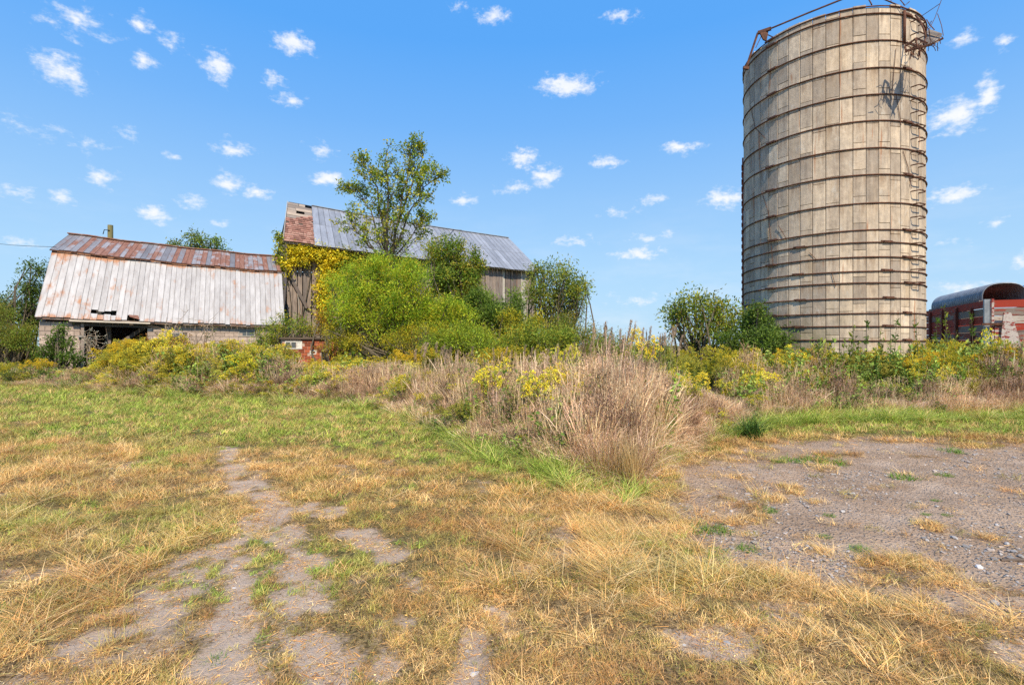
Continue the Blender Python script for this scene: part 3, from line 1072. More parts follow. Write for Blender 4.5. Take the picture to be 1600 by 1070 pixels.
def lawn():
    P, R, S, T, I = [], [], [], [], []
    for (y0, y1, dens, sc) in ((1.9, 3.2, 620, 0.62), (3.2, 5.0, 400, 0.74), (5.0, 8.0, 190, 1.0), (8.0, 13.0, 80, 1.4), (13.0, 22.0, 32, 1.9)):
        hw = y1 * 1.12 + 0.6
        n_ = int(2 * hw * (y1 - y0) * dens)
        x, y = NR.uniform(-hw, hw, n_), NR.uniform(y0, y1, n_)
        k_ = np.abs(x) < y * 1.10 + 0.5
        x, y = x[k_], y[k_]
        r = x / y
        b, yd, g_ = fields(x, y)
        fd = front_depth(r)
        inside = y > fd + 0.5
        clump = fbm(x * 2.6, y * 2.6, 3, 61)
        thin = 1 - 0.6 * sstep(fbm(x * 4.2 + 50, y * 4.2, 3, 63), 0.50, 0.66) * (y < 9)
        keep = (NR.rand(len(x)) < thin * (1 - 0.90 * sstep(b, 0.15, 0.85)) * (1 - 0.985 * yd) * (0.45 + 1.0 * clump)) & ~inside
        x, y, r, b, yd, g_, fd, clump = (q[keep] for q in (x, y, r, b, yd, g_, fd, clump))
        n_ = len(x)
        gr = g_ + NR.randn(n_) * 0.13
        u1 = NR.rand(n_)
        tone = fbm(x * 1.9 + 8, y * 1.9, 4, 71)[:, None]
        straw = STRAW * (1 - tone) + PALE * tone
        straw = straw * (1 - 0.55 * (u1[:, None] < 0.22)) + BROWN * 0.55 * (u1[:, None] < 0.22)
        br = sstep(fbm(x * 1.3 + 30, y * 1.3, 4, 77), 0.52, 0.68)[:, None]
        straw = straw * (1 - 0.65 * br) + BROWN * 0.65 * br
        green = GREEN + (LIME - GREEN) * NR.rand(n_, 1)
        oliv = OLIVE * NR.uniform(0.8, 1.3, (n_, 1))
        mott = NR.rand(n_, 1)
        green = np.where(mott < 0.22, OLIVE * 1.35, np.where(mott < 0.42, straw * 0.9, green))
        straw = np.where(mott > 0.86, OLIVE * 1.1, straw)
        c = np.where(gr[:, None] > 0.55, green, np.where(gr[:, None] > 0.34, oliv, straw))
        # sort of blade: long lying hay beside the yard, mats where dry, short turf where green
        hay_z = (np.exp(-((r - 0.22) / 0.18) ** 2) * sstep(y, 2.4, 3.2) * (1 - sstep(y, 5.6, 7.2)) + 0.30 * sstep(r, 0.25, 0.45) * (y < 4.0)
                 + 0.28 * np.exp(-((r + 0.80) / 0.32) ** 2) * (y < 9) * (y > 2.6)) * (0.2 + 1.3 * sstep(clump, 0.4, 0.65))
        hay = NR.rand(n_) < hay_z * 0.42
        vi = np.where(hay, 6 + NR.randint(0, 2, n_), np.where(gr > 0.5, NR.randint(0, 3, n_), 3 + NR.randint(0, 3, n_)))
        c = np.where(hay[:, None], (straw * 0.75 + PALE * 0.25) * (1 - 0.35 * (gr[:, None] > 0.45)) + GREEN * 0.35 * (gr[:, None] > 0.45), c)
        hay = hay & (b < 0.4)
        s_ = (1 - 0.45 * b) * sc * NR.uniform(0.65, 1.25, n_) * (0.6 + 0.8 * clump) * np.where(hay, 0.80 / sc ** 0.6, 1)
        ang = NR.rand(n_) * 2 * np.pi
        flow = np.pi * (0.80 + 0.35 * (fbm(x * 0.7, y * 0.7, 2, 91) - 0.5) * 4) + NR.randn(n_) * 0.3
        ang = np.where(hay, flow, ang)
        P.append(np.stack([x, y, height(x, y) - 0.006], -1))
        R.append(np.stack([NR.randn(n_) * 0.08, NR.randn(n_) * 0.08, ang], -1))
        S.append(np.stack([s_ * 1.05, s_ * 1.05, s_ * NR.uniform(0.7, 1.2, n_)], -1))
        T.append(c * NR.uniform(0.62, 1.36, (n_, 1)))
        I.append(vi)
    var = [variant(V_short(k_), 'turf') for k_ in (1, 2, 3)] + [variant(V_mat(k_), 'mat') for k_ in (4, 5, 6)] + [variant(V_hay(k_), 'hay') for k_ in (7, 8)]
    scatter('grass', np.concatenate(P), np.concatenate(R), np.concatenate(S), np.concatenate(T), np.concatenate(I), var,
            'patchy green and straw-coloured grass covering the yard and old tracks', 'grass')


lawn()

# top line of the weeds as rows of the photo, so a plant's height follows from where it stands
_top = [(-400, 560), (0, 563), (50, 568), (110, 574), (165, 568), (182, 546), (205, 534), (250, 528), (300, 536), (380, 530), (430, 530), (446, 556),
        (480, 564), (540, 560), (600, 560), (700, 552), (760, 545), (820, 545), (880, 538), (930, 518), (1000, 520), (1040, 536), (1100, 548),
        (1180, 530), (1260, 538), (1330, 540), (1440, 538), (1460, 526), (1520, 530), (1600, 532), (2000, 530)]
_tx = np.array([(p[0] - 800) / F for p in _top])
_th = np.array([(HZ - p[1]) / F for p in _top])

# things the weeds must stay out of: (x, y, radius)
SILO_C, SILO_R = Vector((10.50, 17.03, 0)), 2.545


def in_buildings(x, y):
    e = ((x - SILO_C.x) ** 2 + (y - SILO_C.y) ** 2) < (SILO_R + 0.05) ** 2
    for (o, L_, w0, w1) in (((-20.6, 22.1), 9.9, 0.2, 11.0), ((-13.3, 30.0), 17.3, 0.2, 10.6), ((-8.85, 19.7), 2.45, 0.0, 2.4)):
        dx, dy = x - o[0], y - o[1]
        s_, w_ = dx * UX + dy * UY, -dx * UY + dy * UX
        e |= (s_ > -0.1) & (s_ < L_ + 0.1) & (w_ > w0) & (w_ < w1)
    # wagon
    dx, dy = x - 15.8, y - 17.0
    a_, r_ = dx * 0.398 + dy * 0.917, dx * 0.917 - dy * 0.398
    e |= (a_ > -0.1) & (a_ < 5.9) & (r_ > -0.1) & (r_ < 2.5)
    return e


UX, UY = 0.8821, 0.4711              # the shed and the barn both run along this direction


def weeds():
    n_ = 60000
    # sampled by direction and by distance behind the front edge
    r = NR.uniform(-1.25, 1.25, n_)
    fd = front_depth(r)
    back = NR.uniform(0, 1, n_) ** 1.5 * np.where(r > 0.1, 9.0, 8.0)
    y = fd + back + (fbm(r * 9, r * 3, 3, 5) - 0.5) * 0.8
    x = r * y
    w_ = np.clip(y / 22, 0.12, 1.0) * (0.15 + 0.85 * (back < 3.2))
    k_ = (NR.rand(n_) < w_ * 0.62) & ~in_buildings(x, y)
    x, y, r, fd, back = (q[k_] for q in (x, y, r, fd, back))
    # a verge of longer green grass along the bed's front edge
    nv = 2600
    rv = NR.uniform(-1.2, 1.2, nv)
    yv = front_depth(rv) + NR.uniform(-0.75, 0.6, nv)
    kv = NR.rand(nv) < np.interp(rv, [-1.2, -0.3, -0.15, 0.1, 0.2, 0.36, 0.45, 1.2], [.25, .3, .8, .9, .1, .1, .9, .9]) * np.clip(yv / 12, 0.5, 1)
    kv &= ~in_buildings(rv * yv, yv)
    rv, yv = rv[kv], yv[kv]
    xv = rv * yv
    nvk = len(xv)
    n_ = len(x)
    hm = EYE + np.interp(r, _tx, _th) * y
    ramp_ = 0.30 + 0.70 * sstep(y - fd, -0.1, np.where((r > 0.08) & (r < 0.30), 1.0, 1.9))
    lump = (1 - 0.30 * (r > 0.06) * (r < 0.40) * sstep(fbm(x * 2.8, y * 2.8, 2, 119), 0.35, 0.6)) * (0.58 + 0.44 * sstep(fbm(x * 1.3 + 70, y * 1.3, 3, 107), 0.25, 0.70))
    hgt = hm * ramp_ * NR.uniform(0.5, 1.06, n_) * lump * np.where(NR.rand(n_) < 0.06, 1.15, 1)
    px = r * F + 800
    slope = EYE + np.interp(px, [960, 1000, 1060, 1110, 1140], [0.04, 0.01, -0.05, -0.085, -0.09]) * y
    hgt = np.where((px > 975) & (px < 1140) & (y - fd < 3.2), np.minimum(hgt, slope * NR.uniform(0.7, 1.0, n_)), hgt)
    patch = fbm(x * 0.55, y * 0.55, 3, 101)
    patch2 = fbm(x * 0.8 + 20, y * 0.8, 3, 103)
    u = NR.rand(n_)
    depth_in = y - fd
    # probability of each sort along the bed
    dry = np.interp(px, [-400, 0, 150, 230, 400, 560, 640, 760, 900, 1000, 1120, 1180, 1260, 1420, 1500, 1600, 2000],
                    [.5, .5, .45, .35, .55, .62, .75, .8, .72, .95, .75, .35, .25, .25, .5, .7, .6])
    dry = dry + 0.3 * (depth_in < 0.8) * (px < 640) - 0.55 * (depth_in > 2.2) * ((px < 620) | (px > 1040)) - 0.25 * (depth_in > 3.5)
    grn = np.interp(px, [-400, 150, 640, 700, 800, 880, 920, 1100, 1200, 1500, 1600], [.2, .15, .12, .15, .3, .4, .06, .12, .3, .3, .2])
    gold = np.interp(px, [-400, 100, 160, 260, 330, 420, 520, 640, 700, 1000, 1050, 1120, 1200, 1300, 1440, 1600], [.3, .5, .8, .8, .5, .6, .4, .5, .4, .3, .6, .8, .6, .4, .6, .5])
    dry, grn = dry + (patch - 0.5) * 1.7 + 0.35 * (depth_in < 0.9) * (px > 1130), grn + (patch2 - 0.5) * 0.9
    gold = gold * sstep(fbm(x * 0.9 + 33, y * 0.9, 3, 105), 0.42, 0.56) * 1.1 + 0.04
    kind = np.where(u < dry, 0, np.where(NR.rand(n_) < grn + 0.1, 1, np.where(NR.rand(n_) < gold, 2, 3)))
    rt = (px > 1165) & (px < 1470)
    kind = np.where(rt & (kind == 2) & (NR.rand(n_) < 0.55), 3, kind)
    kind = np.where((kind == 0) & (NR.rand(n_) < 0.17), 4, kind)
    kind = np.where((depth_in < 0.5) & (NR.rand(n_) < 0.45) & (kind > 1), 1, kind)
    vi = np.select([kind == 0, kind == 1, kind == 2, kind == 3, kind == 4],
                   [NR.randint(0, 4, n_), 4 + NR.randint(0, 2, n_), 6 + NR.randint(0, 3, n_), 9 + NR.randint(0, 2, n_), 11 + NR.randint(0, 2, n_)])
    prom = (px > 830) & (px < 1120) & (depth_in < 4)
    kind = np.where((px > 560) & (px < 1130) & (kind == 3) & (NR.rand(n_) < 0.8), 0, kind)
    kind = np.where((px > 560) & (px < 1000) & (depth_in < 1.8) & (kind == 2) & (NR.rand(n_) < 0.8), 0, kind)
    kind = np.where((px > 800) & (px < 905) & (depth_in < 3.0) & (NR.rand(n_) < 0.5), 1, kind)
    kind = np.where((px > 890) & (px < 1130) & (depth_in < 3.5) & (kind == 0) & (NR.rand(n_) < 0.26), np.where(NR.rand(n_) < 0.5, 1, 4), kind)
    kind = np.where(prom & (kind == 3), 0, kind)
    kind = np.where((px > 600) & (px < 960) & (depth_in < 0.9) & (NR.rand(n_) < 0.55), 1, kind)
    kind = np.where((px > 900) & (px < 1110) & (depth_in < 2.5) & (kind == 2), 0, kind)
    vi = np.where(prom & (kind == 0) & (vi > 3), NR.randint(0, 4, n_), vi)
    hgt = np.where(kind == 1, hgt * 0.72, hgt)
    hgt = np.where(kind == 0, hgt * 0.96, hgt)
    hgt = np.clip(hgt, 0.18, 2.3)
    wid = np.clip(0.55 + 0.45 * hgt, 0.5, 1.3) * np.where(y > 14, 1.3, 1.0)
    hue = fbm(x * 2.4 + 11, y * 2.4, 3, 109)[:, None]
    tint = np.where(hue > 0.5, 1 + (hue - 0.5) * 2 * (np.array([[1.5, 1.45, 1.3]]) - 1), 1 + (0.5 - hue) * 2 * (np.array([[0.62, 0.52, 0.46]]) - 1)) * NR.uniform(0.85, 1.35, (n_, 1)) * np.stack([np.ones(n_), NR.uniform(0.93, 1.07, n_), NR.uniform(0.85, 1.1, n_)], -1)
    lean = NR.randn(n_, 2) * 0.10
    var = [variant(V_drytall(k2), 'dry') for k2 in (21, 22, 23, 24)] + [variant(V_greentall(k2), 'green') for k2 in (25, 26)] \
        + [variant(V_golden(k2), 'gold') for k2 in (27, 28)] + [variant(V_golden(29, [(0.42, 0.38, 0.06), (0.30, 0.32, 0.06)]), 'gold')] \
        + [variant(V_leafy(k2), 'leafy') for k2 in (30, 31)] + [variant(V_deadforb(k2), 'forb') for k2 in (32, 33)]
    hv = NR.uniform(0.16, 0.40, nvk) * (0.6 + 0.8 * fbm(xv * 1.5, yv * 1.5, 3, 115))
    x, y = np.concatenate([x, xv]), np.concatenate([y, yv])
    rot = np.concatenate([np.stack([lean[:, 0], lean[:, 1], NR.rand(n_) * 6.28], -1), np.stack([NR.randn(nvk) * .15, NR.randn(nvk) * .15, NR.rand(nvk) * 6.28], -1)])
    scl = np.concatenate([np.stack([wid, wid, hgt], -1), np.stack([hv * 2.0, hv * 2.0, hv], -1)])
    tv_ = np.where(NR.rand(nvk, 1) < 0.25, np.array([[2.1, 1.6, 2.2]]), np.array([[1.25, 1.3, 1.0]])) * NR.uniform(0.8, 1.25, (nvk, 1))
    tint = np.concatenate([tint, tv_])
    vi = np.concatenate([vi, 4 + NR.randint(0, 2, nvk)])
    scatter('weeds', np.stack([x, y, height(x, y) - 0.02], -1), rot, scl, tint, vi, var,
            'tangled bed of dry tan grass, goldenrod and green weeds before the barns and silo', 'weeds')
    # far field behind, seen through the gaps
    n2 = 5200
    y2 = NR.uniform(24, 75, n2)
    x2 = NR.uniform(-1.15, 1.15, n2) * y2
    k_ = ~in_buildings(x2, y2)
    x2, y2 = x2[k_], y2[k_]
    n2 = len(x2)
    s2 = NR.uniform(0.5, 1.15, n2)
    scatter('field_grass', np.stack([x2, y2, np.zeros(n2)], -1), np.stack([np.zeros(n2), np.zeros(n2), NR.rand(n2) * 6.28], -1),
            np.stack([s2 * 2.6, s2 * 2.6, s2], -1), np.ones((n2, 3)) * NR.uniform(0.8, 1.2, (n2, 1)), NR.randint(0, 5, n2),
            [variant(V_drytall(41), 'f'), variant(V_greentall(42), 'f'), variant(V_greentall(43), 'f'), variant(V_leafy(44), 'f'), variant(V_golden(45), 'f')],
            'rough field of tall grass far behind the barn and the silo', 'field grass')


weeds()


def litter():
    var = []
    for k_ in range(4):
        r = np.random.RandomState(700 + k_)
        g = Geo()
        g.add(*blades(16, 0.10, (0.02, 0.085), (0.0018, 0.004), (1.42, 1.56), (-0.05, 0.1), MIXED, r, 2, z0=0.005))
        g.add(*leaves(np.stack([r.randn(10) * .06, r.randn(10) * .06, np.full(10, .006)], -1), np.concatenate([r.randn(10, 2), np.zeros((10, 1))], 1), (0.006, 0.016), 0.5, MIXED, r, fold=0.1, jit=0.1))
        var.append(variant(g, 'litter'))
    P, S, T = [], [], []
    for (y0, y1, dens, sc) in ((1.9, 4.0, 150, 0.85), (4.0, 7.5, 80, 1.1), (7.5, 11, 26, 1.6)):
        hw = y1 * 1.1 + 0.5
        n_ = int(2 * hw * (y1 - y0) * dens)
        x, y = NR.uniform(-hw, hw, n_), NR.uniform(y0, y1, n_)
        b, yd, g_ = fields(x, y)
        edge = sstep(poly_sd(x, y, YARD), 1.1, 0.0)
        k_ = NR.rand(n_) < np.clip(1 - yd + yd * (0.05 + 0.65 * edge * fbm(x * 3, y * 3, 3, 9) * 2), 0, 1)
        x, y = x[k_], y[k_]
        n_ = len(x)
        P.append(np.stack([x, y, height(x, y) - 0.010], -1))
        S.append(np.ones((n_, 3)) * sc * NR.uniform(0.7, 1.3, (n_, 1)))
        u = NR.rand(n_, 1)
        T.append(np.where(u < 0.5, STRAW, np.where(u < 0.75, PALE, BROWN)) * NR.uniform(0.7, 1.15, (n_, 1)))
    P = np.concatenate(P)
    n_ = len(P)
    scatter('dry_litter', P, np.stack([NR.randn(n_) * .05, NR.randn(n_) * .05, NR.rand(n_) * 6.28], -1), np.concatenate(S), np.concatenate(T), NR.randint(0, 4, n_), var,
            'bits of broken straw lying on the bare tracks and between the tufts', 'straw litter')


litter()


def gravel():
    var = []
    for k_ in range(5):
        r = np.random.RandomState(80 + k_)
        import bmesh
        bm = bmesh.new()
        bmesh.ops.create_icosphere(bm, subdivisions=1, radius=0.5)
        for v in bm.verts:
            v.co *= r.uniform(0.7, 1.2)
            v.co.z *= r.uniform(0.5, 0.7)
        me_ = bpy.data.meshes.new('stone')
        bm.to_mesh(me_)
        bm.free()
        me_.materials.append(MAT['stone'])
        var.append(bpy.data.objects.new('stone', me_))
    P, S, T = [], [], []
    for (y0, y1, dens) in ((2.0, 4.0, 900), (4.0, 6.5, 500), (6.5, 10.5, 170)):
        hw = y1 * 1.1 + 0.5
        n_ = int(2 * hw * (y1 - y0) * dens)
        x, y = NR.uniform(-hw, hw, n_), NR.uniform(y0, y1, n_)
        b, yd, g_ = fields(x, y)
        r = x / y
        cl = sstep(fbm(x * 1.4, y * 1.4, 4, 111), 0.42, 0.66)
        d_ = np.maximum(yd * (0.30 + 0.9 * cl), b * 0.55) * (r < 1.15)
        k_ = NR.rand(n_) < d_
        x, y, cl = x[k_], y[k_], cl[k_]
        n_ = len(x)
        s_ = np.clip(0.0055 * np.exp(NR.randn(n_) * 0.55) * (1 + 0.8 * cl), 0.003, 0.045) * (1.5 if y0 > 6 else 1.15)
        s_ = np.minimum(np.where(NR.rand(n_) < 0.012, s_ * 2.4, s_), 0.05)
        P.append(np.stack([x, y, height(x, y) - 0.02 + s_ * 0.15], -1))
        S.append(np.stack([s_ * NR.uniform(0.8, 1.5, n_), s_, s_], -1))
        br = np.clip(0.55 + np.abs(NR.randn(n_)) * 0.42, 0, 1.75)[:, None]
        T.append(br * np.where(NR.rand(n_, 1) < 0.3, np.array([[1.0, 0.9, 0.84]]), np.array([[0.96, 0.98, 1.02]])))
    P, S, T = np.concatenate(P), np.concatenate(S), np.concatenate(T)
    n_ = len(P)
    scatter('gravel', P, np.stack([NR.randn(n_) * 0.2, NR.randn(n_) * 0.2, NR.rand(n_) * 6.28], -1), S, T, NR.randint(0, 5, n_), var,
            'loose grey and white gravel scattered over the bare pinkish dirt yard', 'gravel')


gravel()

# ================================================================== THE SHED (gambrel roof, long side towards us)
U = Vector((UX, UY, 0))
N_IN = Vector((-UY, UX, 0))


def prism_sheet(parent, name, mat, s0, s1, P, ribs, th=0.006, lift=0.0, sm=(0, 1), t0=0.0, t1=1.0, slen=3.0):
    """one roof sheet between two building coordinates s0..s1; P(s, t) gives the surface point (t: 0 eave .. 1 top);
    ribs: list of (0..1 across, height)"""
    nrm = (P(s1, 0.5) - P(s0, 0.5)).cross(P(s0, 1) - P(s0, 0)).normalized()
    V, Lc, Fc = [], [], []
    prof = [(a_, h_) for a_, h_ in ribs]
    nt = 2
    for j in range(nt):
        t_ = t0 + (t1 - t0) * j / (nt - 1)
        for a_, h_ in prof:
            s_ = s0 + (s1 - s0) * a_
            V.append(P(s_, t_) + nrm * (h_ + lift))
            Lc.append((s_, t_ * slen, t_))
        for a_, h_ in reversed(prof):
            s_ = s0 + (s1 - s0) * a_
            V.append(P(s_, t_) + nrm * (h_ + lift - th))
            Lc.append((s_, t_ * slen, t_))
    k_ = len(prof) * 2
    for i in range(k_):
        i2 = (i + 1) % k_
        Fc.append((i, i2, k_ + i2, k_ + i))
    h = len(prof)
    for i in range(h - 1):
        Fc.append((i + 1, i, k_ - 1 - i, k_ - 2 - i))
        Fc.append((k_ + i, k_ + i + 1, 2 * k_ - 2 - i, 2 * k_ - 1 - i))
    mi = parent_matrix(parent).inverted()
    me_ = np_mesh(name, [tuple(mi @ v) for v in V], [i for f in Fc for i in f], [4] * len(Fc), mat, loc=Lc)
    return link(name, me_, parent)


RIB = [(0.0, 0.0), (0.012, 0.014), (0.045, 0.014), (0.060, 0.0), (0.5, 0.0), (0.965, 0.0)]

S0 = Vector((-20.6, 22.1, 0))
SL = 9.9
shed = empty('shed', S0, 'long low shed with a white and rusty metal gambrel roof over a dark doorway', 'shed')
_r = random.Random(5)


def sh(s, w_, z):
    return S0 + U * s + N_IN * w_ + Vector((0, 0, z))


def lerp(a, b, t_):
    return a + (b - a) * t_


def sag(s):
    return -0.05 * math.sin(math.pi * s / SL) + 0.015 * math.sin(s * 2.1)


def z_e(s): return lerp(2.82, 2.62, s / SL) + sag(s)
def z_b(s): return lerp(6.07, 5.70, s / SL) + sag(s) * 1.2
def z_r(s): return lerp(7.36, 6.98, s / SL) + sag(s) * 1.4


WB, WR, WD = 2.35, 5.3, 10.6
P_low = lambda s, t_: sh(s, lerp(0.0, WB, t_), lerp(z_e(s), z_b(s), t_))
P_up = lambda s, t_: sh(s, lerp(WB - 0.12, WR, t_), lerp(z_b(s) + 0.02, z_r(s), t_))
P_up2 = lambda s, t_: sh(s, lerp(WD - WB + 0.12, WR, t_), lerp(z_b(s) + 0.02, z_r(s), t_))
P_low2 = lambda s, t_: sh(s, lerp(WD, WD - WB, t_), lerp(z_e(s), z_b(s), t_))
n = 44
wds = [_r.uniform(0.85, 1.15) for _ in range(n)]
tot = sum(wds)
run = 0.0
for i in range(n):
    a_, b_ = run / tot * SL, (run + wds[i]) / tot * SL
    run += wds[i]
    jit = _r.uniform(-0.012, 0.006)
    lf = _r.uniform(0.0, 0.010)
    if 8 <= i <= 11:                      # torn just above the eave
        prism_sheet(shed, 'roof_sheet', MAT['sheet_white'], a_, b_, P_low, RIB, lift=lf, t0=0.115 + 0.012 * (i % 3), t1=1.0, slen=4.0)
        prism_sheet(shed, 'roof_sheet', MAT['sheet_white'], a_, b_, P_low, RIB, lift=lf - 0.01, t0=jit, t1=0.070 + 0.014 * ((i + 1) % 2), slen=4.0)
    elif i in (14, 15):                   # bottom corners bent up
        prism_sheet(shed, 'roof_sheet', MAT['sheet_white'], a_, b_, P_low, RIB, lift=lf, t0=0.075 if i == 14 else 0.045, t1=1.0, slen=4.0)
    else:
        prism_sheet(shed, 'roof_sheet', MAT['sheet_white'], a_, b_, P_low, RIB, lift=lf, t0=jit, t1=1.0, slen=4.0)
    off = 0.04
    prism_sheet(shed, 'roof_sheet', MAT['sheet_rust'], a_ - off, b_ - off, P_up, RIB, lift=lf, t0=_r.uniform(-0.02, 0.0), slen=3.2)
for P_, m_ in ((P_up2, 'sheet_rust'), (P_low2, 'sheet_white')):
    for i in range(0, 11):
        a_, b_ = SL * i / 11, SL * (i + 1) / 11
        o = prism_sheet(shed, 'roof_sheet', MAT[m_], b_, a_, P_, [(q, h_) for q, h_ in [(0, 0), (0.02, 0.02), (0.05, 0), (0.5, 0), (0.999, 0)]], slen=3.2)
# bent flap hanging at the eave
mb = MB()
mb.poly_prism([P_low(3.25, 0.085), P_low(3.62, 0.075), P_low(3.75, 0.015) + Vector((0, -0.10, 0)), P_low(3.40, 0.02) + Vector((0, -0.16, 0.10))], (0, 0, 0.01))
mb.build('bent_flap', MAT['sheet_rust'], shed)
# ridge cap, break flashing, eave boards
mb = MB()
for i in range(12):
    a_, b_ = lerp(-0.10, SL, i / 12), lerp(-0.10, SL, (i + 1) / 12)
    mb.bar(sh(a_, WR, z_r(a_) + 0.045), sh(b_, WR, z_r(b_) + 0.045), 0.26, 0.05)
mb.build('ridge_cap', MAT['sheet_rust'], shed)
mb = MB()
for i in range(12):
    a_, b_ = lerp(-0.05, SL, i / 12), lerp(-0.05, SL, (i + 1) / 12)
    mb.bar(sh(a_, WB - 0.17, z_b(a_) - 0.035), sh(b_, WB - 0.17, z_b(b_) - 0.035), 0.05, 0.05)
mb.build('flashing', MAT['rust'], shed)
mb = MB()
for i in range(12):
    a_, b_ = lerp(0.02, SL, i / 12), lerp(0.02, SL, (i + 1) / 12)
    mb.bar(sh(a_, 0.07, z_e(a_) - 0.07), sh(b_, 0.07, z_e(b_) - 0.07), 0.04, 0.09)
mb.build('eave_board', MAT['barn_wood'], shed)
MB().bar(sh(1.15, 0.02, z_e(1.15) - 0.13), sh(4.1, 0.0, z_e(4.1) - 0.10), 0.05, 0.07).build('fallen_trim', MAT['pale_wood'], shed)
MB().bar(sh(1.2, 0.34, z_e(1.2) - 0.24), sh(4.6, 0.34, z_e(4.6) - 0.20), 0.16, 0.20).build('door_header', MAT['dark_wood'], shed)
# block walls: mortar backing with every block its own piece
mb = MB()
for a_, b_ in ((0.06, 1.50), (3.95, SL)):
    mb.box(sh(a_ + 0.01, 0.315, 0), U * (b_ - a_ - 0.02), N_IN * 0.17, (0, 0, 2.62))
mb.build('wall', MAT['mortar'], shed)
blk = MB().hexa([(0, 0, 0), (0.382, 0, 0), (0.382, 0.2, 0), (0, 0.2, 0), (0, 0, 0.182), (0.382, 0, 0.182), (0.382, 0.2, 0.182), (0, 0.2, 0.182)]).mesh('block', MAT['block'])
hblk = MB().hexa([(0, 0, 0), (0.182, 0, 0), (0.182, 0.2, 0), (0, 0.2, 0), (0, 0, 0.182), (0.182, 0, 0.182), (0.182, 0.2, 0.182), (0, 0.2, 0.182)]).mesh('block', MAT['block'])
rzU = math.atan2(UY, UX)
for (a0, nb_) in ((0.06, 3.5), (3.95, 14.5)):
    for row in range(13):
        s_ = a0
        left = nb_
        if row % 2:
            seq = [0.5]
            left -= 0.5
        else:
            seq = []
        while left > 0.01:
            seq.append(min(1.0, left))
            left -= seq[-1]
        for q in seq:
            px_ = s_ / SL
            if a0 > 3 and row in (9, 10) and 4.6 < s_ < 5.3 or (a0 > 3 and row in (10, 11) and 7.7 < s_ < 8.4):
                s_ += q * 0.4
                continue
            o = link('block', blk if q > 0.6 else hblk, shed)
            o.location = parent_matrix(shed).inverted() @ (sh(s_ + 0.006, 0.30 + _r.uniform(-0.006, 0.006), row * 0.2 + 0.006))
            o.rotation_euler = (0, 0, rzU)
            s_ += q * 0.4
for (a_, z_) in ((4.62, 1.82), (7.75, 2.02)):
    f = MB()
    W_, H_ = 0.75, 0.36
    for q in ((0, 0, W_, 0.04), (0, H_ - 0.04, W_, 0.04), (0, 0.04, 0.04, H_ - 0.08), (W_ - 0.04, 0.04, 0.04, H_ - 0.08), (W_ / 2 - 0.015, 0.04, 0.03, H_ - 0.08)):
        f.box(sh(a_ + q[0], 0.285, z_ + q[1]), U * q[2], N_IN * 0.05, (0, 0, q[3]))
    fr = f.build('window', MAT['pale_wood'], shed)
    MB().box(sh(a_ + 0.04, 0.302, z_ + 0.04), U * (W_ - 0.08), N_IN * 0.01, (0, 0, H_ - 0.08)).build('pane', MAT['glass'], fr)
# doorway: jamb, posts and brace, dark inside walls
MB().box(sh(1.505, 0.24, 0), U * 0.11, N_IN * 0.2, (0, 0, 2.58)).build('door_jamb', MAT['barn_wood'], shed)
MB().box(sh(1.40, 0.20, 1.93), U * 0.26, N_IN * 0.04, (0, 0, 0.08)).build('trim_scrap', MAT['pale_wood'], shed)
MB().box(sh(2.15, 1.6, 0), U * 0.2, N_IN * 0.2, (0, 0, 2.75)).build('post', MAT['barn_wood'], shed)
MB().bar(sh(2.1, 1.45, 1.15), sh(3.9, 1.45, 2.62), 0.12, 0.16).build('brace', MAT['barn_wood'], shed)
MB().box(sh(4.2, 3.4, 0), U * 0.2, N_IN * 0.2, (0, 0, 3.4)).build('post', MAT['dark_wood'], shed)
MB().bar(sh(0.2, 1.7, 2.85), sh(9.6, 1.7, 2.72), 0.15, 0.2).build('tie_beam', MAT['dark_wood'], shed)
mb = MB()
mb.box(sh(0.1, WD - 0.5, 0), U * (SL - 0.2), N_IN * 0.2, (0, 0, 3.15))
mb.build('back_wall', MAT['barn_wood'], shed)
for s_ in (0.10, SL - 0.25):
    zz = [z_e(s_) - 0.10, z_b(s_) - 0.12, z_r(s_) - 0.10]
    mb = MB()
    mb.poly_prism([sh(s_, 0.53, 0), sh(s_, 0.53, zz[0] + 0.5), sh(s_, WB, zz[1] - 0.05), sh(s_, WR, zz[2]), sh(s_, WD - WB, zz[1] - 0.05), sh(s_, WD - 0.32, zz[0]), sh(s_, WD - 0.32, 0)], U * 0.12)
    mb.build('gable_wall', MAT['barn_wood'], shed)

# ================================================================== THE BARN
B0 = Vector((-13.3, 30.0, 0))
BL, BW = 17.3, 10.4
barn = empty('barn', B0, 'tall weathered grey board barn with a grey metal roof, half hidden behind trees', 'barn')


def bp(s, w_, z):
    return B0 + U * s + N_IN * w_ + Vector((0, 0, z))


def bz_e(s): return lerp(7.72, 7.10, s / BL) - 0.06 * math.sin(math.pi * s / BL)
def bz_r(s): return lerp(11.34, 10.54, s / BL) - 0.10 * math.sin(math.pi * s / BL)


LS = 0.62        # the roof's left edge leans
def skew(s, t_): return s + LS * t_ * max(0.0, 1 - s / 6.0)


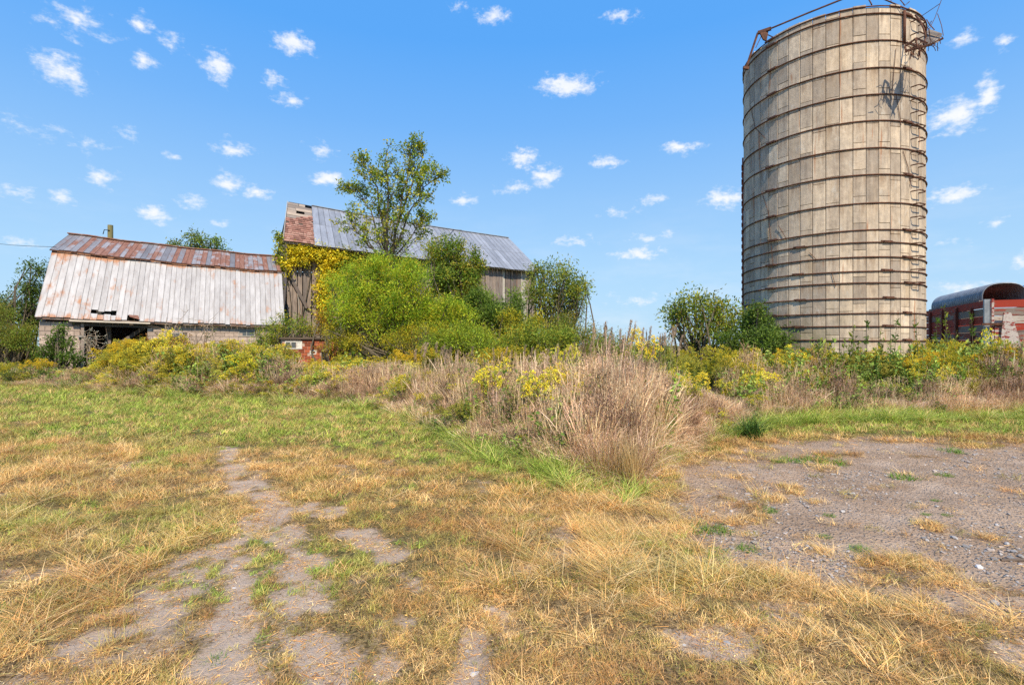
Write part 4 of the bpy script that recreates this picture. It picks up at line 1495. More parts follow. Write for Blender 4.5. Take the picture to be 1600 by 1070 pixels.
B_f = lambda s, t_: bp(skew(s, t_), lerp(0, BW / 2, t_), lerp(bz_e(s), bz_r(s), t_))
B_b = lambda s, t_: bp(skew(s, t_), lerp(BW, BW / 2, t_), lerp(bz_e(s), bz_r(s), t_))
SH_END = 1.62
s_, i = SH_END, 0
while s_ < BL + 0.2:
    wd_ = _r.uniform(0.36, 0.46)
    e_ = min(s_ + wd_, BL + 0.25)
    # two sheets up the slope, the upper lapping over the lower
    mid = 0.52 + _r.uniform(-0.01, 0.01)
    prism_sheet(barn, 'roof_sheet', MAT['sheet_blue'], s_, e_, B_f, RIB, lift=0.012, t0=_r.uniform(-0.035, -0.02), t1=mid, slen=6.3)
    prism_sheet(barn, 'roof_sheet', MAT['sheet_blue'], s_, e_, B_f, RIB, lift=0.022, t0=mid - 0.02, t1=1.0 + (_r.random() < 0.2) * -0.01, slen=6.3)
    s_ = e_
for i in range(17):
    a_, b_ = lerp(0, BL + 0.2, i / 17), lerp(0, BL + 0.2, (i + 1) / 17)
    prism_sheet(barn, 'roof_sheet', MAT['sheet_blue'], b_, a_, B_b, [(0, 0), (0.02, 0.02), (0.05, 0), (0.5, 0), (0.999, 0)], lift=0.012, t0=-0.03, slen=6.3)
mb = MB()
for i in range(14):
    a_, b_ = lerp(SH_END, BL + 0.2, i / 14), lerp(SH_END, BL + 0.2, (i + 1) / 14)
    mb.bar(B_f(a_, 1) + Vector((0, 0, 0.04)), B_f(b_, 1) + Vector((0, 0, 0.04)), 0.24, 0.04)
mb.build('ridge_cap', MAT['sheet_blue'], barn)
# left bay: bare roof boards with old shingles on the lower two thirds
nr = 14
for k_ in range(nr):
    t0, t1 = k_ / nr, (k_ + 1) / nr
    segs = [(-0.05, SH_END)]
    if k_ == 10:
        segs = [(-0.05, 0.55), (1.10, SH_END)]       # a hole in the boards
    if k_ == 11:
        segs = [(-0.05, 0.50), (0.50, SH_END)]
    if k_ == 13:
        segs = [(-0.05, 0.7), (0.72, 1.15)]
    for (a_, b_) in segs:
        e = _r.uniform(-0.02, 0.0)
        lift = _r.uniform(-0.02, 0.0)
        p = [B_f(a_, t0 + 0.003), B_f(b_ + e, t0 + 0.003), B_f(b_ + e, t1 - 0.003), B_f(a_, t1 - 0.003)]
        nrm = (p[1] - p[0]).cross(p[3] - p[0]).normalized()
        p = [q + nrm * lift for q in p]
        o = MB()
        o.hexa([q - nrm * 0.03 for q in p] + [q for q in p])
        o.build('roof_board', MAT['roof_board'], barn)
rows = 15
for k_ in range(rows):
    t0 = -0.02 + 0.70 * k_ / rows
    t1 = t0 + 0.70 / rows * 1.35
    s_ = -0.06 - (k_ % 2) * 0.08
    while s_ < SH_END - 0.02:
        wd_ = _r.uniform(0.16, 0.30)
        e_ = min(s_ + wd_, SH_END + _r.uniform(-0.02, 0.04))
        a_ = max(s_, -0.07)
        s_ += wd_
        if e_ - a_ < 0.04 or (k_ > 11 and a_ < 0.35 * (k_ - 11) + 0.1) or (k_ > 6 and _r.random() < 0.06):
            continue
        p = [B_f(a_ + 0.006, t0), B_f(e_ - 0.006, t0), B_f(e_ - 0.006, t1), B_f(a_ + 0.006, t1)]
        nrm = (p[1] - p[0]).cross(p[3] - p[0]).normalized()
        lo, hi = 0.045 + _r.uniform(0, 0.02), 0.010
        top = [p[0] + nrm * lo, p[1] + nrm * lo, p[2] + nrm * hi, p[3] + nrm * hi]
        bot = [q - nrm * 0.022 for q in top[:2]] + [q - nrm * 0.008 for q in top[2:]]
        MB().hexa(bot + top).build('shingle', MAT['shingle'], barn)
MB().bar(B_f(-0.10, -0.01) - Vector((0, 0, 0.06)), B_f(-0.10, 1.0) - Vector((0, 0, 0.06)), 0.04, 0.18).build('barge_board', MAT['pale_wood'], barn)
mb = MB()
for i in range(12):
    a_, b_ = lerp(-0.05, BL + 0.15, i / 12), lerp(-0.05, BL + 0.15, (i + 1) / 12)
    mb.bar(bp(a_, 0.03, bz_e(a_) - 0.10), bp(b_, 0.03, bz_e(b_) - 0.10), 0.04, 0.13)
mb.build('eave_board', MAT['roof_board'], barn)
# vertical wall boards
s_ = 0.15
while s_ < BL - 0.05:
    wd_ = _r.uniform(0.20, 0.34)
    e_ = min(s_ + wd_, BL - 0.02)
    gap = 0.012 if _r.random() < 0.8 else 0.05
    z1 = bz_e(s_) + 0.22
    z0 = _r.uniform(0.0, 0.15)
    w0 = 0.42 + _r.uniform(-0.012, 0.012)
    light = 14.35 < s_ < 14.6 or 16.0 < s_ < 16.3
    o = MB()
    c0 = bp(s_, w0, z0)
    # long axis first so the grain runs up the board
    o.box(c0, Vector((0, 0, z1 - z0)), U * (e_ - s_ - gap), N_IN * 0.028)
    if True:
        o.build('wall_board', MAT['pale_wood'] if light else MAT['barn_wood'], barn)
    s_ = e_
for s_ in (0.12, BL - 0.12):
    k_ = 0
    w_ = 0.46
    while w_ < BW - 0.4:
        wd_ = 0.33
        f = 1 - abs((w_ + wd_ / 2) - BW / 2) / (BW / 2)
        z1 = lerp(bz_e(s_), bz_r(s_), f) - 0.18
        MB().box(bp(s_, w_, 0.05), Vector((0, 0, z1)) + (U * LS * max(f, 0) if s_ < 1 else U * 0), N_IN * (wd_ - 0.015), U * 0.028).build('gable_board', MAT['barn_wood'], barn)
        w_ += wd_
MB().box(bp(0.2, BW - 0.75, 7.25), U * (BL - 0.4), N_IN * 0.03, (0, 0, 0.62)).build('back_wall', MAT['barn_wood'], barn)
MB().box(bp(0.2, BW - 0.4, 0), U * (BL - 0.4), N_IN * 0.03, (0, 0, 7.25)).build('back_wall', MAT['barn_wood'], barn)
# a leaning rail across the left boards
def on_plane(px, py, off=0.0, O=B0, w_=0.38):
    """where the ray of a photo pixel meets the long wall (w metres in from the eave line)"""
    r = (px - 800) / F
    o = O + N_IN * (w_ - off)
    s_ = (r * o.y - o.x) / (U.x - r * U.y)
    p = o + U * s_
    return Vector((p.x, p.y, EYE + (HZ - py) / F * p.y))


mb = MB().bar(on_plane(449, 424, 0.10), on_plane(480, 481, 0.10), 0.16, 0.10, up=(0, 1, 0))
mb.build('leaning_rail', MAT['barn_wood'], barn)
mb = MB().bar(on_plane(462, 440, 0.05), on_plane(470, 492, 0.05), 0.05, 0.05, up=(0, 1, 0))
mb.build('leaning_pole', MAT['pale_wood'], barn)
mb = MB()
mb.tube([B_f(9.9, 0.55) + Vector((0, 0, .07)), B_f(11.9, 0.80) + Vector((0, 0, .08)), B_f(12.6, 0.98) + Vector((0, 0, .10)), B_f(13.3, 1.0) + Vector((0, 0, 0.10))], 0.018)
mb.build('lightning_cable', MAT['wire'], barn)

# ================================================================== BRICK MILK HOUSE
K0 = Vector((-8.85, 19.7, 0))
mh = empty('milk_house', K0, 'small red brick milk house with a white framed window, sunk in the weeds', 'outbuilding')
kp = lambda s, w_, z: K0 + U * s + N_IN * w_ + Vector((0, 0, z))
KH = 1.80
mb = MB()
mb.box(kp(0.012, 0.012, 0), U * 2.426, N_IN * 2.2, (0, 0, KH - 0.012))
mb.build('wall', MAT['pale_mortar'], mh)
brk = MB().hexa([(0, 0, 0), (0.215, 0, 0), (0.215, 0.05, 0), (0, 0.05, 0), (0, 0, 0.112), (0.215, 0, 0.112), (0.215, 0.05, 0.112), (0, 0.05, 0.112)]).mesh('brick', MAT['brick'])
brh = MB().hexa([(0, 0, 0), (0.10, 0, 0), (0.10, 0.05, 0), (0, 0.05, 0), (0, 0, 0.112), (0.10, 0, 0.112), (0.10, 0.05, 0.112), (0, 0.05, 0.112)]).mesh('brick', MAT['brick'])
mi = parent_matrix(mh).inverted()
WINS = [(0.10, 1.42, 0.62, 0.30), (1.00, 1.20, 0.24, 0.16), (1.45, 1.16, 0.30, 0.20)]
for row in range(14):
    z_ = 0.012 + row * 0.127
    s_ = 0.006 if row % 2 else -0.109
    while s_ < 2.44:
        a_, ln_, me_ = s_, 0.215, brk
        s_ += 0.23
        if a_ < 0:
            a_, ln_, me_ = 0.006, 0.10, brh
        if a_ + ln_ > 2.45:
            me_, ln_ = brh, 0.10
        if any(q[0] < a_ + ln_ / 2 < q[0] + q[2] and q[1] < z_ + 0.056 < q[1] + q[3] for q in WINS):
            continue
        o = link('brick', me_, mh)
        o.location = mi @ kp(a_, -0.004 + _r.uniform(-0.004, 0.004), z_)
        o.rotation_euler = (0, 0, rzU)
for (a_, z_, W_, H_) in WINS:
    f = MB()
    b_ = 0.035
    for q in ((0, 0, W_, b_), (0, H_ - b_, W_, b_), (0, b_, b_, H_ - 2 * b_), (W_ - b_, b_, b_, H_ - 2 * b_)) + (((W_ / 3, b_, 0.022, H_ - 2 * b_), (2 * W_ / 3, b_, 0.022, H_ - 2 * b_)) if W_ > 0.5 else ()):
        f.box(kp(a_ + q[0], -0.012, z_ + q[1]), U * q[2], N_IN * 0.06, (0, 0, q[3]))
    fr = f.build('window', MAT['white'], mh)
    for k_ in range(3 if W_ > 0.5 else 1):
        nn = 3 if W_ > 0.5 else 1
        MB().box(kp(a_ + W_ * k_ / nn + 0.03, 0.005, z_ + b_), U * (W_ / nn - 0.05), N_IN * 0.006, (0, 0, H_ - 2 * b_)).build('pane', MAT['white'] if (W_ > 0.5 and k_ == 2) else MAT['glass'], fr)
MB().box(kp(-0.06, -0.08, KH), U * 2.6, N_IN * 2.4, (0, 0, 0.07)).build('roof', MAT['dark_wood'], mh)
pn = MB()
pn.box(Vector((-9.25, 19.2, 0.0)), Vector((0.24, 0.06, 0)), Vector((-0.01, 0.04, 0)), (0.0, 0.0, 1.52))
o = pn.build('leaning_panel', MAT['pale_wood'])
tag(o, 'narrow pale panel standing at the left corner of the brick milk house', 'panel')

# ================================================================== SILO
silo = empty('silo', SILO_C, 'tall weathered concrete stave silo bound with rusty iron hoops', 'silo')
NCOL = 48
STH = 0.762                      # stave height
TOP = 11.20
cdir = math.atan2(-SILO_C.y, -SILO_C.x)       # towards the camera
dphi = 2 * math.pi / NCOL
wst = 2 * SILO_R * math.tan(dphi / 2)


def stave_mesh(h):
    """front face chamfered on its edges, thickness 6 cm; x outward, y tangential"""
    g_ = 0.004
    hw, c_, t_ = wst / 2 - g_ - 0.003, 0.008, 0.06
    z0, z1 = g_, h - g_
    V = [(-t_, -hw + .006, z0), (-t_, hw - .006, z0), (-t_, hw - .006, z1), (-t_, -hw + .006, z1),
         (-0.007, -hw, z0), (-0.007, hw, z0), (-0.007, hw, z1), (-0.007, -hw, z1),
         (0, -hw + c_ + .003, z0 + .004), (0, hw - c_ - .003, z0 + .004), (0, hw - c_ - .003, z1 - .004), (0, -hw + c_ + .003, z1 - .004)]
    Fc = [(3, 2, 1, 0), (8, 9, 10, 11)]
    for i in range(4):
        j = (i + 1) % 4
        Fc += [(i, j, 4 + j, 4 + i), (4 + i, 4 + j, 8 + j, 8 + i)]
    return np_mesh('stave', V, [i for f in Fc for i in f], [4] * len(Fc), MAT['stave'], loc=[(v[2], v[1] + 3, v[0]) for v in V])


smesh = {}
cand = []
for c_i in range(NCOL):
    ang = cdir + (c_i + 0.35) * dphi
    # staves of neighbouring columns are set half a stave apart
    z = TOP - (0.0 if c_i % 2 == 0 else 0.381) + _r.uniform(-0.13, 0.13) * (c_i % 2)
    first = True
    top_c = TOP + _r.choice([0, 0, 0.02, -0.05, 0.03, -0.11]) * 0.7
    zz = z
    lst = []
    if c_i % 2 == 1:
        lst.append((z, top_c - z))
    else:
        zz -= _r.uniform(0.0, 0.2)
        lst.append((zz, top_c - zz))
    while zz > 0.02:
        h = min(STH, zz)
        lst.append((zz - h, h))
        zz -= h
    if c_i % 2 == 0 and top_c > TOP:
        lst[0] = (lst[0][0], lst[0][1])
    for (z_, h) in lst:
        if h < 0.05:
            continue
        d = math.atan2(math.sin(ang - cdir), math.cos(ang - cdir))
        vis = math.cos(d)
        cand.append((vis if z_ > 0.9 else vis - 0.6, c_i, ang, z_, round(h, 2)))
cand.sort(key=lambda q: -q[0])
rest = MB()
for k_, (vis, c_i, ang, z_, h) in enumerate(cand):
    rr = SILO_R + _r.uniform(-0.005, 0.005)
    if k_ < 300:
        if h not in smesh:
            smesh[h] = stave_mesh(h)
        o = link('stave', smesh[h], silo)
        o.location = (rr * math.cos(ang), rr * math.sin(ang), z_)
        o.rotation_euler = (0, _r.uniform(-0.004, 0.004), ang)
    else:
        R_ = Matrix.Rotation(ang, 4, 'Z')
        T_ = Matrix.Translation(SILO_C + Vector((rr * math.cos(ang), rr * math.sin(ang), z_))) @ R_
        hw = wst / 2 - 0.005
        pts = [(-0.06, -hw, 0.005), (-0.012, -hw, 0.005), (-0.012, hw, 0.005), (-0.06, hw, 0.005)]
        pts = [(-0.06, -hw + .006, 0.005), (0.0, -hw + 0.01, 0.012), (0.0, hw - 0.01, 0.012), (-0.06, hw - .006, 0.005)]
        top = [(p[0], p[1], h - (0.012 if p[0] == 0 else 0.005)) for p in pts]
        rest.hexa([T_ @ Vector(p) for p in pts] + [T_ @ Vector(p) for p in top])
tag(rest.build('staves', MAT['stave'], silo), kind='stuff')
# mortar core behind the staves
mb = MB()
n = NCOL
for (ra, rb) in ((SILO_R - 0.014, SILO_R - 0.075),):
    b = len(mb.v)
    for rr_ in (ra, rb):
        for z_ in (0.0, TOP - 0.16):
            for k_ in range(n):
                a_ = cdir + (k_ - 0.15) * dphi
                mb.v.append(SILO_C + Vector((rr_ * math.cos(a_), rr_ * math.sin(a_), z_)))
                mb.l.append((z_, a_, 0))
    for k_ in range(n):
        j = (k_ + 1) % n
        mb.f += [(b + k_, b + j, b + n + j, b + n + k_), (b + 2 * n + j, b + 2 * n + k_, b + 3 * n + k_, b + 3 * n + j),
                 (b + n + k_, b + n + j, b + 3 * n + j, b + 3 * n + k_)]
mb.build('core', MAT['mortar_dark'], silo)
# hoops at the heights seen in the photo
dn = (SILO_C.y - SILO_R)                      # depth of the nearest point
HOOPS = [EYE + (HZ - y_) / F * dn for y_ in (11, 21, 64, 106, 147.5, 189.5, 231, 272, 317.6, 359, 378.5, 401.7, 423, 441.8, 465.6, 488.8, 509.7, 531.7, 564)]
for k_, z_ in enumerate(HOOPS):
    a0 = cdir + _r.uniform(-1.3, 1.3)
    dips = _r.uniform(0, 6.28)
    pts = []
    for q in range(73):
        a_ = a0 + q / 72 * 2 * math.pi
        rr_ = SILO_R + 0.022 + 0.004 * math.sin(3 * a_ + dips)
        pts.append(SILO_C + Vector((rr_ * math.cos(a_), rr_ * math.sin(a_), z_ + 0.010 * math.sin(2 * a_ + dips) + 0.02 * (q / 72 - 0.5) * 0.6)))
    hoop = MB().tube(pts, 0.018, 6).build('hoop', MAT['rust'], silo, smooth=True)
    for da in ([-0.62, 0.86] if k_ % 2 else [-0.28, 0.60] if k_ > 8 else [-0.62]) + [2.2]:
        a_ = cdir + da + _r.uniform(-0.02, 0.02)
        c_ = SILO_C + Vector(((SILO_R + 0.035) * math.cos(a_), (SILO_R + 0.035) * math.sin(a_), z_ + 0.012))
        tv = Vector((-math.sin(a_), math.cos(a_), 0))
        mb = MB()
        mb.bar(c_ - tv * 0.12, c_ + tv * 0.12, 0.05, 0.055)
        mb.bar(c_ - tv * 0.20 + Vector((0, 0, 0.02)), c_ - tv * 0.06 + Vector((0, 0, 0.02)), 0.03, 0.03)
        mb.bar(c_ + tv * 0.05 - Vector((0, 0, 0.015)), c_ + tv * 0.19 - Vector((0, 0, 0.015)), 0.03, 0.03)
        mb.build('hoop_lug', MAT['rust'], silo)


def silo_pt(px, py, off=0.0):
    """where a photo pixel's ray meets the silo's near face"""
    dx = (px - 800) / F
    R_ = SILO_R + off
    A = dx * dx + 1
    B_ = -2 * (dx * SILO_C.x + SILO_C.y)
    C_ = SILO_C.x ** 2 + SILO_C.y ** 2 - R_ ** 2
    disc = B_ * B_ - 4 * A * C_
    d = (-B_ - math.sqrt(max(disc, 0))) / (2 * A)
    return Vector((dx * d, d, EYE + (HZ - py) / F * d))


# ladder irons up the right side
lad = silo_pt(1429, 300)
la = math.atan2(lad.y - SILO_C.y, lad.x - SILO_C.x)
tv, rv = Vector((-math.sin(la), math.cos(la), 0)), Vector((math.cos(la), math.sin(la), 0))
if tv.x < 0:
    tv = -tv
z_, k_ = 3.35, 0
while z_ < TOP - 0.2:
    b = SILO_C + rv * (SILO_R + 0.0) + Vector((0, 0, z_))
    wv = 0.19
    pts = [b - tv * wv, b - tv * wv + rv * 0.16 + Vector((0, 0, -0.01)), b - tv * (wv - 0.05) + rv * 0.20, b + tv * (wv - 0.05) + rv * 0.20,
           b + tv * wv + rv * 0.16 + Vector((0, 0, -0.01)), b + tv * wv]
    if not 9.1 < z_ < 10.0:
        MB().tube(pts, 0.017, 6).build('ladder_rung', MAT['rust'], silo)
    z_ += 0.372
# chute column on the far left edge: red iron ladder with rungs
lc = math.atan2(-SILO_C.y, -SILO_C.x)
for side in (-1,):
    ae_ = cdir - math.acos(SILO_R / math.hypot(SILO_C.x, SILO_C.y)) * 1.0
    for sgn in (1, -1):
        a_ = cdir + sgn * math.acos(SILO_R / math.hypot(SILO_C.x, SILO_C.y))
        p = SILO_C + Vector((math.cos(a_), math.sin(a_), 0)) * SILO_R
        if p.x / p.y < SILO_C.x / SILO_C.y:
            al = a_
rvl = Vector((math.cos(al), math.sin(al), 0))
tvl = Vector((-math.sin(al), math.cos(al), 0))
if tvl.y > 0:
    tvl = -tvl
base = SILO_C + rvl * (SILO_R + 0.03) - tvl * 0.12
mb = MB()
for q in (-0.2, 0.2):
    mb.bar(base + tvl * q + Vector((0, 0, 0.1)), base + tvl * q + Vector((0, 0, 8.15)), 0.05, 0.05, up=tvl)
mb.build('chute_rail', MAT['red_iron'], silo)
z_ = 0.5
while z_ < 8.1:
    MB().bar(base - tvl * 0.26 + Vector((0, 0, z_)) + rvl * 0.02, base + tvl * 0.26 + Vector((0, 0, z_)) + rvl * 0.02, 0.05, 0.05).build('chute_rung', MAT['red_iron'], silo)
    z_ += 0.254
# hanging wires on the staves
for pts in ([(1400, 76), (1397, 110), (1394, 146)], [(1400, 146), (1404, 170), (1408, 196)], [(1411, 236), (1419, 262), (1424, 295)], [(1172, 165), (1180, 200), (1195, 216)],
            [(1190, 300), (1200, 330), (1204, 372), (1208, 420)], [(1186, 206), (1186, 250)], [(1300, 427), (1306, 448)], [(1216, 352), (1228, 372)], [(1265, 395), (1276, 406)]):
    MB().tube([silo_pt(a_, b_, 0.03) for a_, b_ in pts], 0.008, 5).build('loose_wire', MAT['rust'], silo)
# vertical pipe near the top, right of centre
MB().tube([silo_pt(1413.5, 17, 0.07), silo_pt(1413.5, 69, 0.07)], 0.035, 8).build('standpipe', MAT['rust'], silo, smooth=True)
# tipped hoist frame over the left rim
mb = MB()
A_ = at(1166, 106, SILO_C.y - 0.3)
K_ = at(1184, 52, 17.0)
mb.bar(A_, K_, 0.05, 0.05)
mb.bar(A_ + Vector((-0.10, 0, 0)), A_ + Vector((0.08, 0, -0.02)), 0.07, 0.09)
mb.bar(at(1181, 75, 16.9), at(1193, 50, 16.9), 0.02, 0.02)
mb.bar(K_, at(1205, 45, 16.8), 0.09, 0.09)
mb.poly_prism([at(1188, 52, 16.85), at(1201, 48, 16.85), at(1198, 64, 16.85), at(1193, 62, 16.85)], (0, 0.05, 0))
mb.bar(at(1200, 55, 16.85), at(1211, 60, 16.6), 0.03, 0.03)
mb.build('hoist_bracket', MAT['rust'], silo)
mb = MB()
mb.tube([at(1203, 45.5, 16.8), at(1220, 38.5, 16.6), at(1262, 21, 16.3), at(1322, -3, 15.9), at(1350, -14, 15.7)], 0.028, 6)
mb.build('hoist_pipe', MAT['rust'], silo)
mb = MB()
mb.tube([at(1350, -14, 15.7), at(1362, 8, 14.9)], 0.02, 5)
mb.tube([at(1350, -14, 15.7), at(1420, 16, 14.6)], 0.02, 5)
mb.tube([at(1404, -3, 14.4), at(1414, 9, 14.4), at(1421, 3, 14.4)], 0.012, 5)
mb.tube([at(1392, 3, 14.7), at(1394, -12, 14.8), at(1404, -5, 14.6), at(1413, 9, 14.5)], 0.010, 5)
mb.build('bent_rods', MAT['rust'], silo)
# broken platform basket hanging off the right of the rim
pl = MB()
c1, c2, c3, c4 = at(1446, 54, 13.9), at(1471, 53, 13.5), at(1466, 67, 13.2), at(1443, 71, 13.7)
pl.poly_prism([c1, c2, c3, c4], (0.02, 0.06, 0.05))
pl.poly_prism([at(1448, 52, 13.8), at(1470, 59, 13.3), at(1472, 55, 13.3), at(1452, 48, 13.8)], (0.02, 0.03, 0.06))
pl.build('platform', MAT['roof_board'], silo)
mb = MB()
mb.bar(at(1414, 73, 13.9), at(1432, 60, 13.7), 0.04, 0.04)
mb.bar(at(1432, 60, 13.7), at(1448, 68, 13.5), 0.04, 0.04)
mb.bar(at(1416, 80, 13.8), at(1455, 70, 13.4), 0.05, 0.05)
mb.bar(at(1414, 73, 13.9), at(1416, 82, 13.8), 0.04, 0.04)
mb.bar(at(1430, 60, 13.7), at(1434, 76, 13.6), 0.03, 0.03)
mb.bar(at(1455, 70, 13.4), at(1474, 60, 13.2), 0.04, 0.04)
mb.tube([at(1443, 70, 13.7), at(1447, 60, 13.8), at(1443, 45, 13.9), at(1437, 32, 14.1), at(1430, 24, 14.3)], 0.022, 6)
mb.build('platform_frame', MAT['rust'], silo)
_q = random.Random(3)
mb = MB()
for i in range(32):
    f = _q.random() ** 1.2
    cx, cy_ = lerp(1420, 1468, f), lerp(77, 60, f)
    sp_ = 9 if f < 0.5 else 7
    p0 = at(cx + _q.uniform(-7, 7), cy_ + _q.uniform(-sp_, sp_ * 0.9), 13.6 + _q.uniform(-0.3, 0.3))
    p1 = p0 + Vector((_q.uniform(-1, 1), _q.uniform(-0.6, 0.6), _q.uniform(-1, 1))) * 0.17
    p2 = p1 + Vector((_q.uniform(-1, 1), _q.uniform(-0.6, 0.6), _q.uniform(-1.2, 0.8))) * 0.13
    mb.tube([p0, p1, p2], _q.uniform(0.004, 0.011), 4)
for i in range(16):
    p0 = at(_q.uniform(1416, 1440), _q.uniform(76, 84), 13.7)
    mb.tube([p0, p0 + Vector((_q.uniform(-.05, .05), 0, -_q.uniform(0.05, 0.2)))], 0.010, 4)
mb.build('wire_tangle', MAT['rust'], silo)
mb = MB()
mb.tube([at(1438, 27, 14.2), at(1469, 6, 13.9), at(1474, -10, 13.9)], 0.009, 5)
mb.tube([at(1469, 6, 13.9), at(1461, 28, 13.8), at(1453, 44, 13.8)], 0.008, 5)
mb.tube([at(1465, 22, 13.8), at(1471, 40, 13.6), at(1474, 56, 13.4)], 0.008, 5)
mb.tube([at(1443, 36, 14.0), at(1448, 31, 14.0), at(1452, 38, 13.9), at(1460, 47, 13.7)], 0.012, 5)
mb.tube([at(1447, 48, 14.0), at(1456, 33, 13.9), at(1450, 37, 13.9)], 0.008, 5)
mb.tube([at(1455, 71, 13.5), at(1460, 75, 13.5), at(1462, 80, 13.5)], 0.008, 5)
mb.build('stay_wires', MAT['rust'], silo)

# ================================================================== WAGON with arched shell on top
C0 = Vector((15.8, 17.0, 0))
AX, RT = Vector((0.398, 0.917, 0)), Vector((0.917, -0.398, 0))
wg = empty('farm_wagon', C0, 'old high sided wooden wagon with peeling red paint, right of the silo', 'wagon')
wp = lambda a_, r_, z: C0 + AX * a_ + RT * r_ + Vector((0, 0, z))
WL, WW, WTOP = 5.8, 2.4, 3.06
hb = 0.262
zb = WTOP - 7 * hb
kinds = ['red_paint', 'grey_board', 'red_paint', 'grey_board', 'grey_board', 'red_paint', 'red_paint']
kinds_f = ['red_paint', 'grey_board', 'white_board', 'red_paint', 'grey_board', 'red_paint', 'red_paint']
for k_ in range(7):
    z1 = WTOP - k_ * hb
    for side, (o_, v1, v2) in enumerate(((wp(0.0, -0.045 + _r.uniform(-.006, .006), z1 - hb + 0.008), AX * WL, RT * 0.035),
                                          (wp(0.0, WW + 0.01, z1 - hb + 0.008), AX * WL, RT * 0.035),
                                          (wp(-0.045 + _r.uniform(-.006, .006), 0.0, z1 - hb + 0.008), RT * WW, AX * 0.035),
                                          (wp(WL + 0.01, 0.0, z1 - hb + 0.008), RT * WW, AX * 0.035))):
        kk = (kinds if side != 2 else kinds_f)[k_]
        if side == 0 and k_ in (1, 3):
            h1 = WL * 0.42
            MB().box(o_, v1 * 0.42, v2, (0, 0, hb - 0.018)).build('side_board', MAT['grey_board'], wg)
            MB().box(o_ + v1 * 0.423, v1 * 0.577, v2, (0, 0, hb - 0.018)).build('side_board', MAT['grey_board' if k_ == 1 else 'red_paint'], wg)
        else:
            MB().box(o_, v1, v2, (0, 0, hb - 0.018)).build('side_board' if side < 2 else 'end_board', MAT[kk], wg)
for a_ in (0.95, 2.3, 3.7, 5.1):
    MB().box(wp(a_, -0.13, zb - 0.1), AX * 0.10, RT * 0.08, (0, 0, WTOP - zb + (0.0 if a_ > 1 else -0.1))).build('stake', MAT['red_iron'], wg)
    MB().box(wp(a_, WW + 0.05, zb - 0.1), AX * 0.10, RT * 0.08, (0, 0, WTOP - zb)).build('stake', MAT['red_iron'], wg)
MB().box(wp(-0.15, -0.14, zb - 0.3), RT * 0.16, AX * 0.10, (0, 0, WTOP - zb + 0.32)).build('corner_post', MAT['galv'], wg)
MB().box(wp(-0.20, 0.03, zb - 0.3), RT * 0.06, AX * 0.05, (0, 0, WTOP - zb + 0.33)).build('corner_post', MAT['flaky'], wg)
MB().box(wp(-0.22, 0.10, zb - 0.6), RT * 0.26, AX * 0.04, (0, 0, 1.62)).build('guard_plate', MAT['flaky'], wg)
MB().poly_prism([wp(-0.30, 0.30, 2.62), wp(-0.30, 0.48, 2.62), wp(-0.30, 0.80, 1.30), wp(-0.30, 0.18, 1.30)], AX * 0.06).build('gusset', MAT['flaky'], wg)
MB().box(wp(-0.30, -0.25, 2.22), RT * 0.55, AX * 0.06, (0, 0, 0.07)).build('drawbar_hook', MAT['rust'], wg)
mb = MB()
mb.box(wp(0, 0.0, zb - 0.09), AX * WL, RT * WW, (0, 0, 0.08))
for r_ in (0.5, 1.75):
    mb.box(wp(-0.2, r_, zb - 0.30), AX * (WL + 0.3), RT * 0.14, (0, 0, 0.2))
mb.build('chassis', MAT['red_iron'], wg)
for a_ in (1.0, 4.7):
    MB().bar(wp(a_, -0.1, 0.45), wp(a_, WW + 0.1, 0.45), 0.1, 0.1).build('axle', MAT['rust'], wg)
    MB().box(wp(a_ - 0.1, 0.5, 0.5), AX * 0.2, RT * 1.4, (0, 0, zb - 0.8)).build('bolster', MAT['rust'], wg)
    for r_ in (-0.12, WW - 0.08):
        rim = MB()
        tyre = MB()
        c_ = wp(a_, r_, 0.45)
        pts = [c_ + (AX * math.cos(q * math.pi / 10) + Vector((0, 0, 1)) * math.sin(q * math.pi / 10)) * 0.36 + RT * 0.1 for q in range(21)]
        wh = tyre.tube(pts, 0.10, 8, cap=False).build('wheel', MAT['rubber'], wg, smooth=True)
        rim.tube([c_ + RT * 0.04, c_ + RT * 0.16], 0.27, 16)
        rim.build('rim', MAT['red_iron'], wh)
# arched corrugated shell
prof = []
WSH, HSH = 1.18, 0.60
for q in range(19):
    a_ = math.pi * (1.08 - 1.16 * q / 18)
    cx = math.copysign(abs(math.cos(a_)) ** 0.72, math.cos(a_))
    sx = math.copysign(abs(math.sin(a_)) ** 0.85, math.sin(a_))
    prof.append((WSH / 2 + WSH / 2 * cx, 0.10 + (HSH - 0.10) * sx if sx > 0 else 0.10 + 0.22 * sx))
mb = MB()
L_sh, ns = 5.0, 200
nq = len(prof)
for lay in (0, 1):
    b = len(mb.v)
    for i in range(ns + 1):
        a_ = 0.75 + L_sh * i / ns
        rp = 0.030 * math.sin(2 * math.pi * (L_sh * i / ns) / 0.20)
        for (x_, z_) in prof:
            cx, cz = x_ - WSH / 2, z_ - 0.1
            ln_ = math.hypot(cx, cz) + 1e-6
            k_ = (rp - lay * 0.006) / ln_
            mb.v.append(wp(a_, 0.12 + x_ + cx * k_, WTOP + 0.02 + z_ + cz * k_))
            mb.l.append((a_, x_, z_))
    for i in range(ns):
        for j in range(nq - 1):
            q = (b + i * nq + j, b + i * nq + j + 1, b + (i + 1) * nq + j + 1, b + (i + 1) * nq + j)
            mb.f.append(q if lay == 0 else q[::-1])
n1 = (ns + 1) * nq
for j in range(nq - 1):
    mb.f.append((j, n1 + j, n1 + j + 1, j + 1))
o = mb.build('steel_arch', MAT['galv'], None, smooth=True)
tag(o, 'corrugated galvanised steel arch lying open ended on top of the red wagon', 'steel arch')
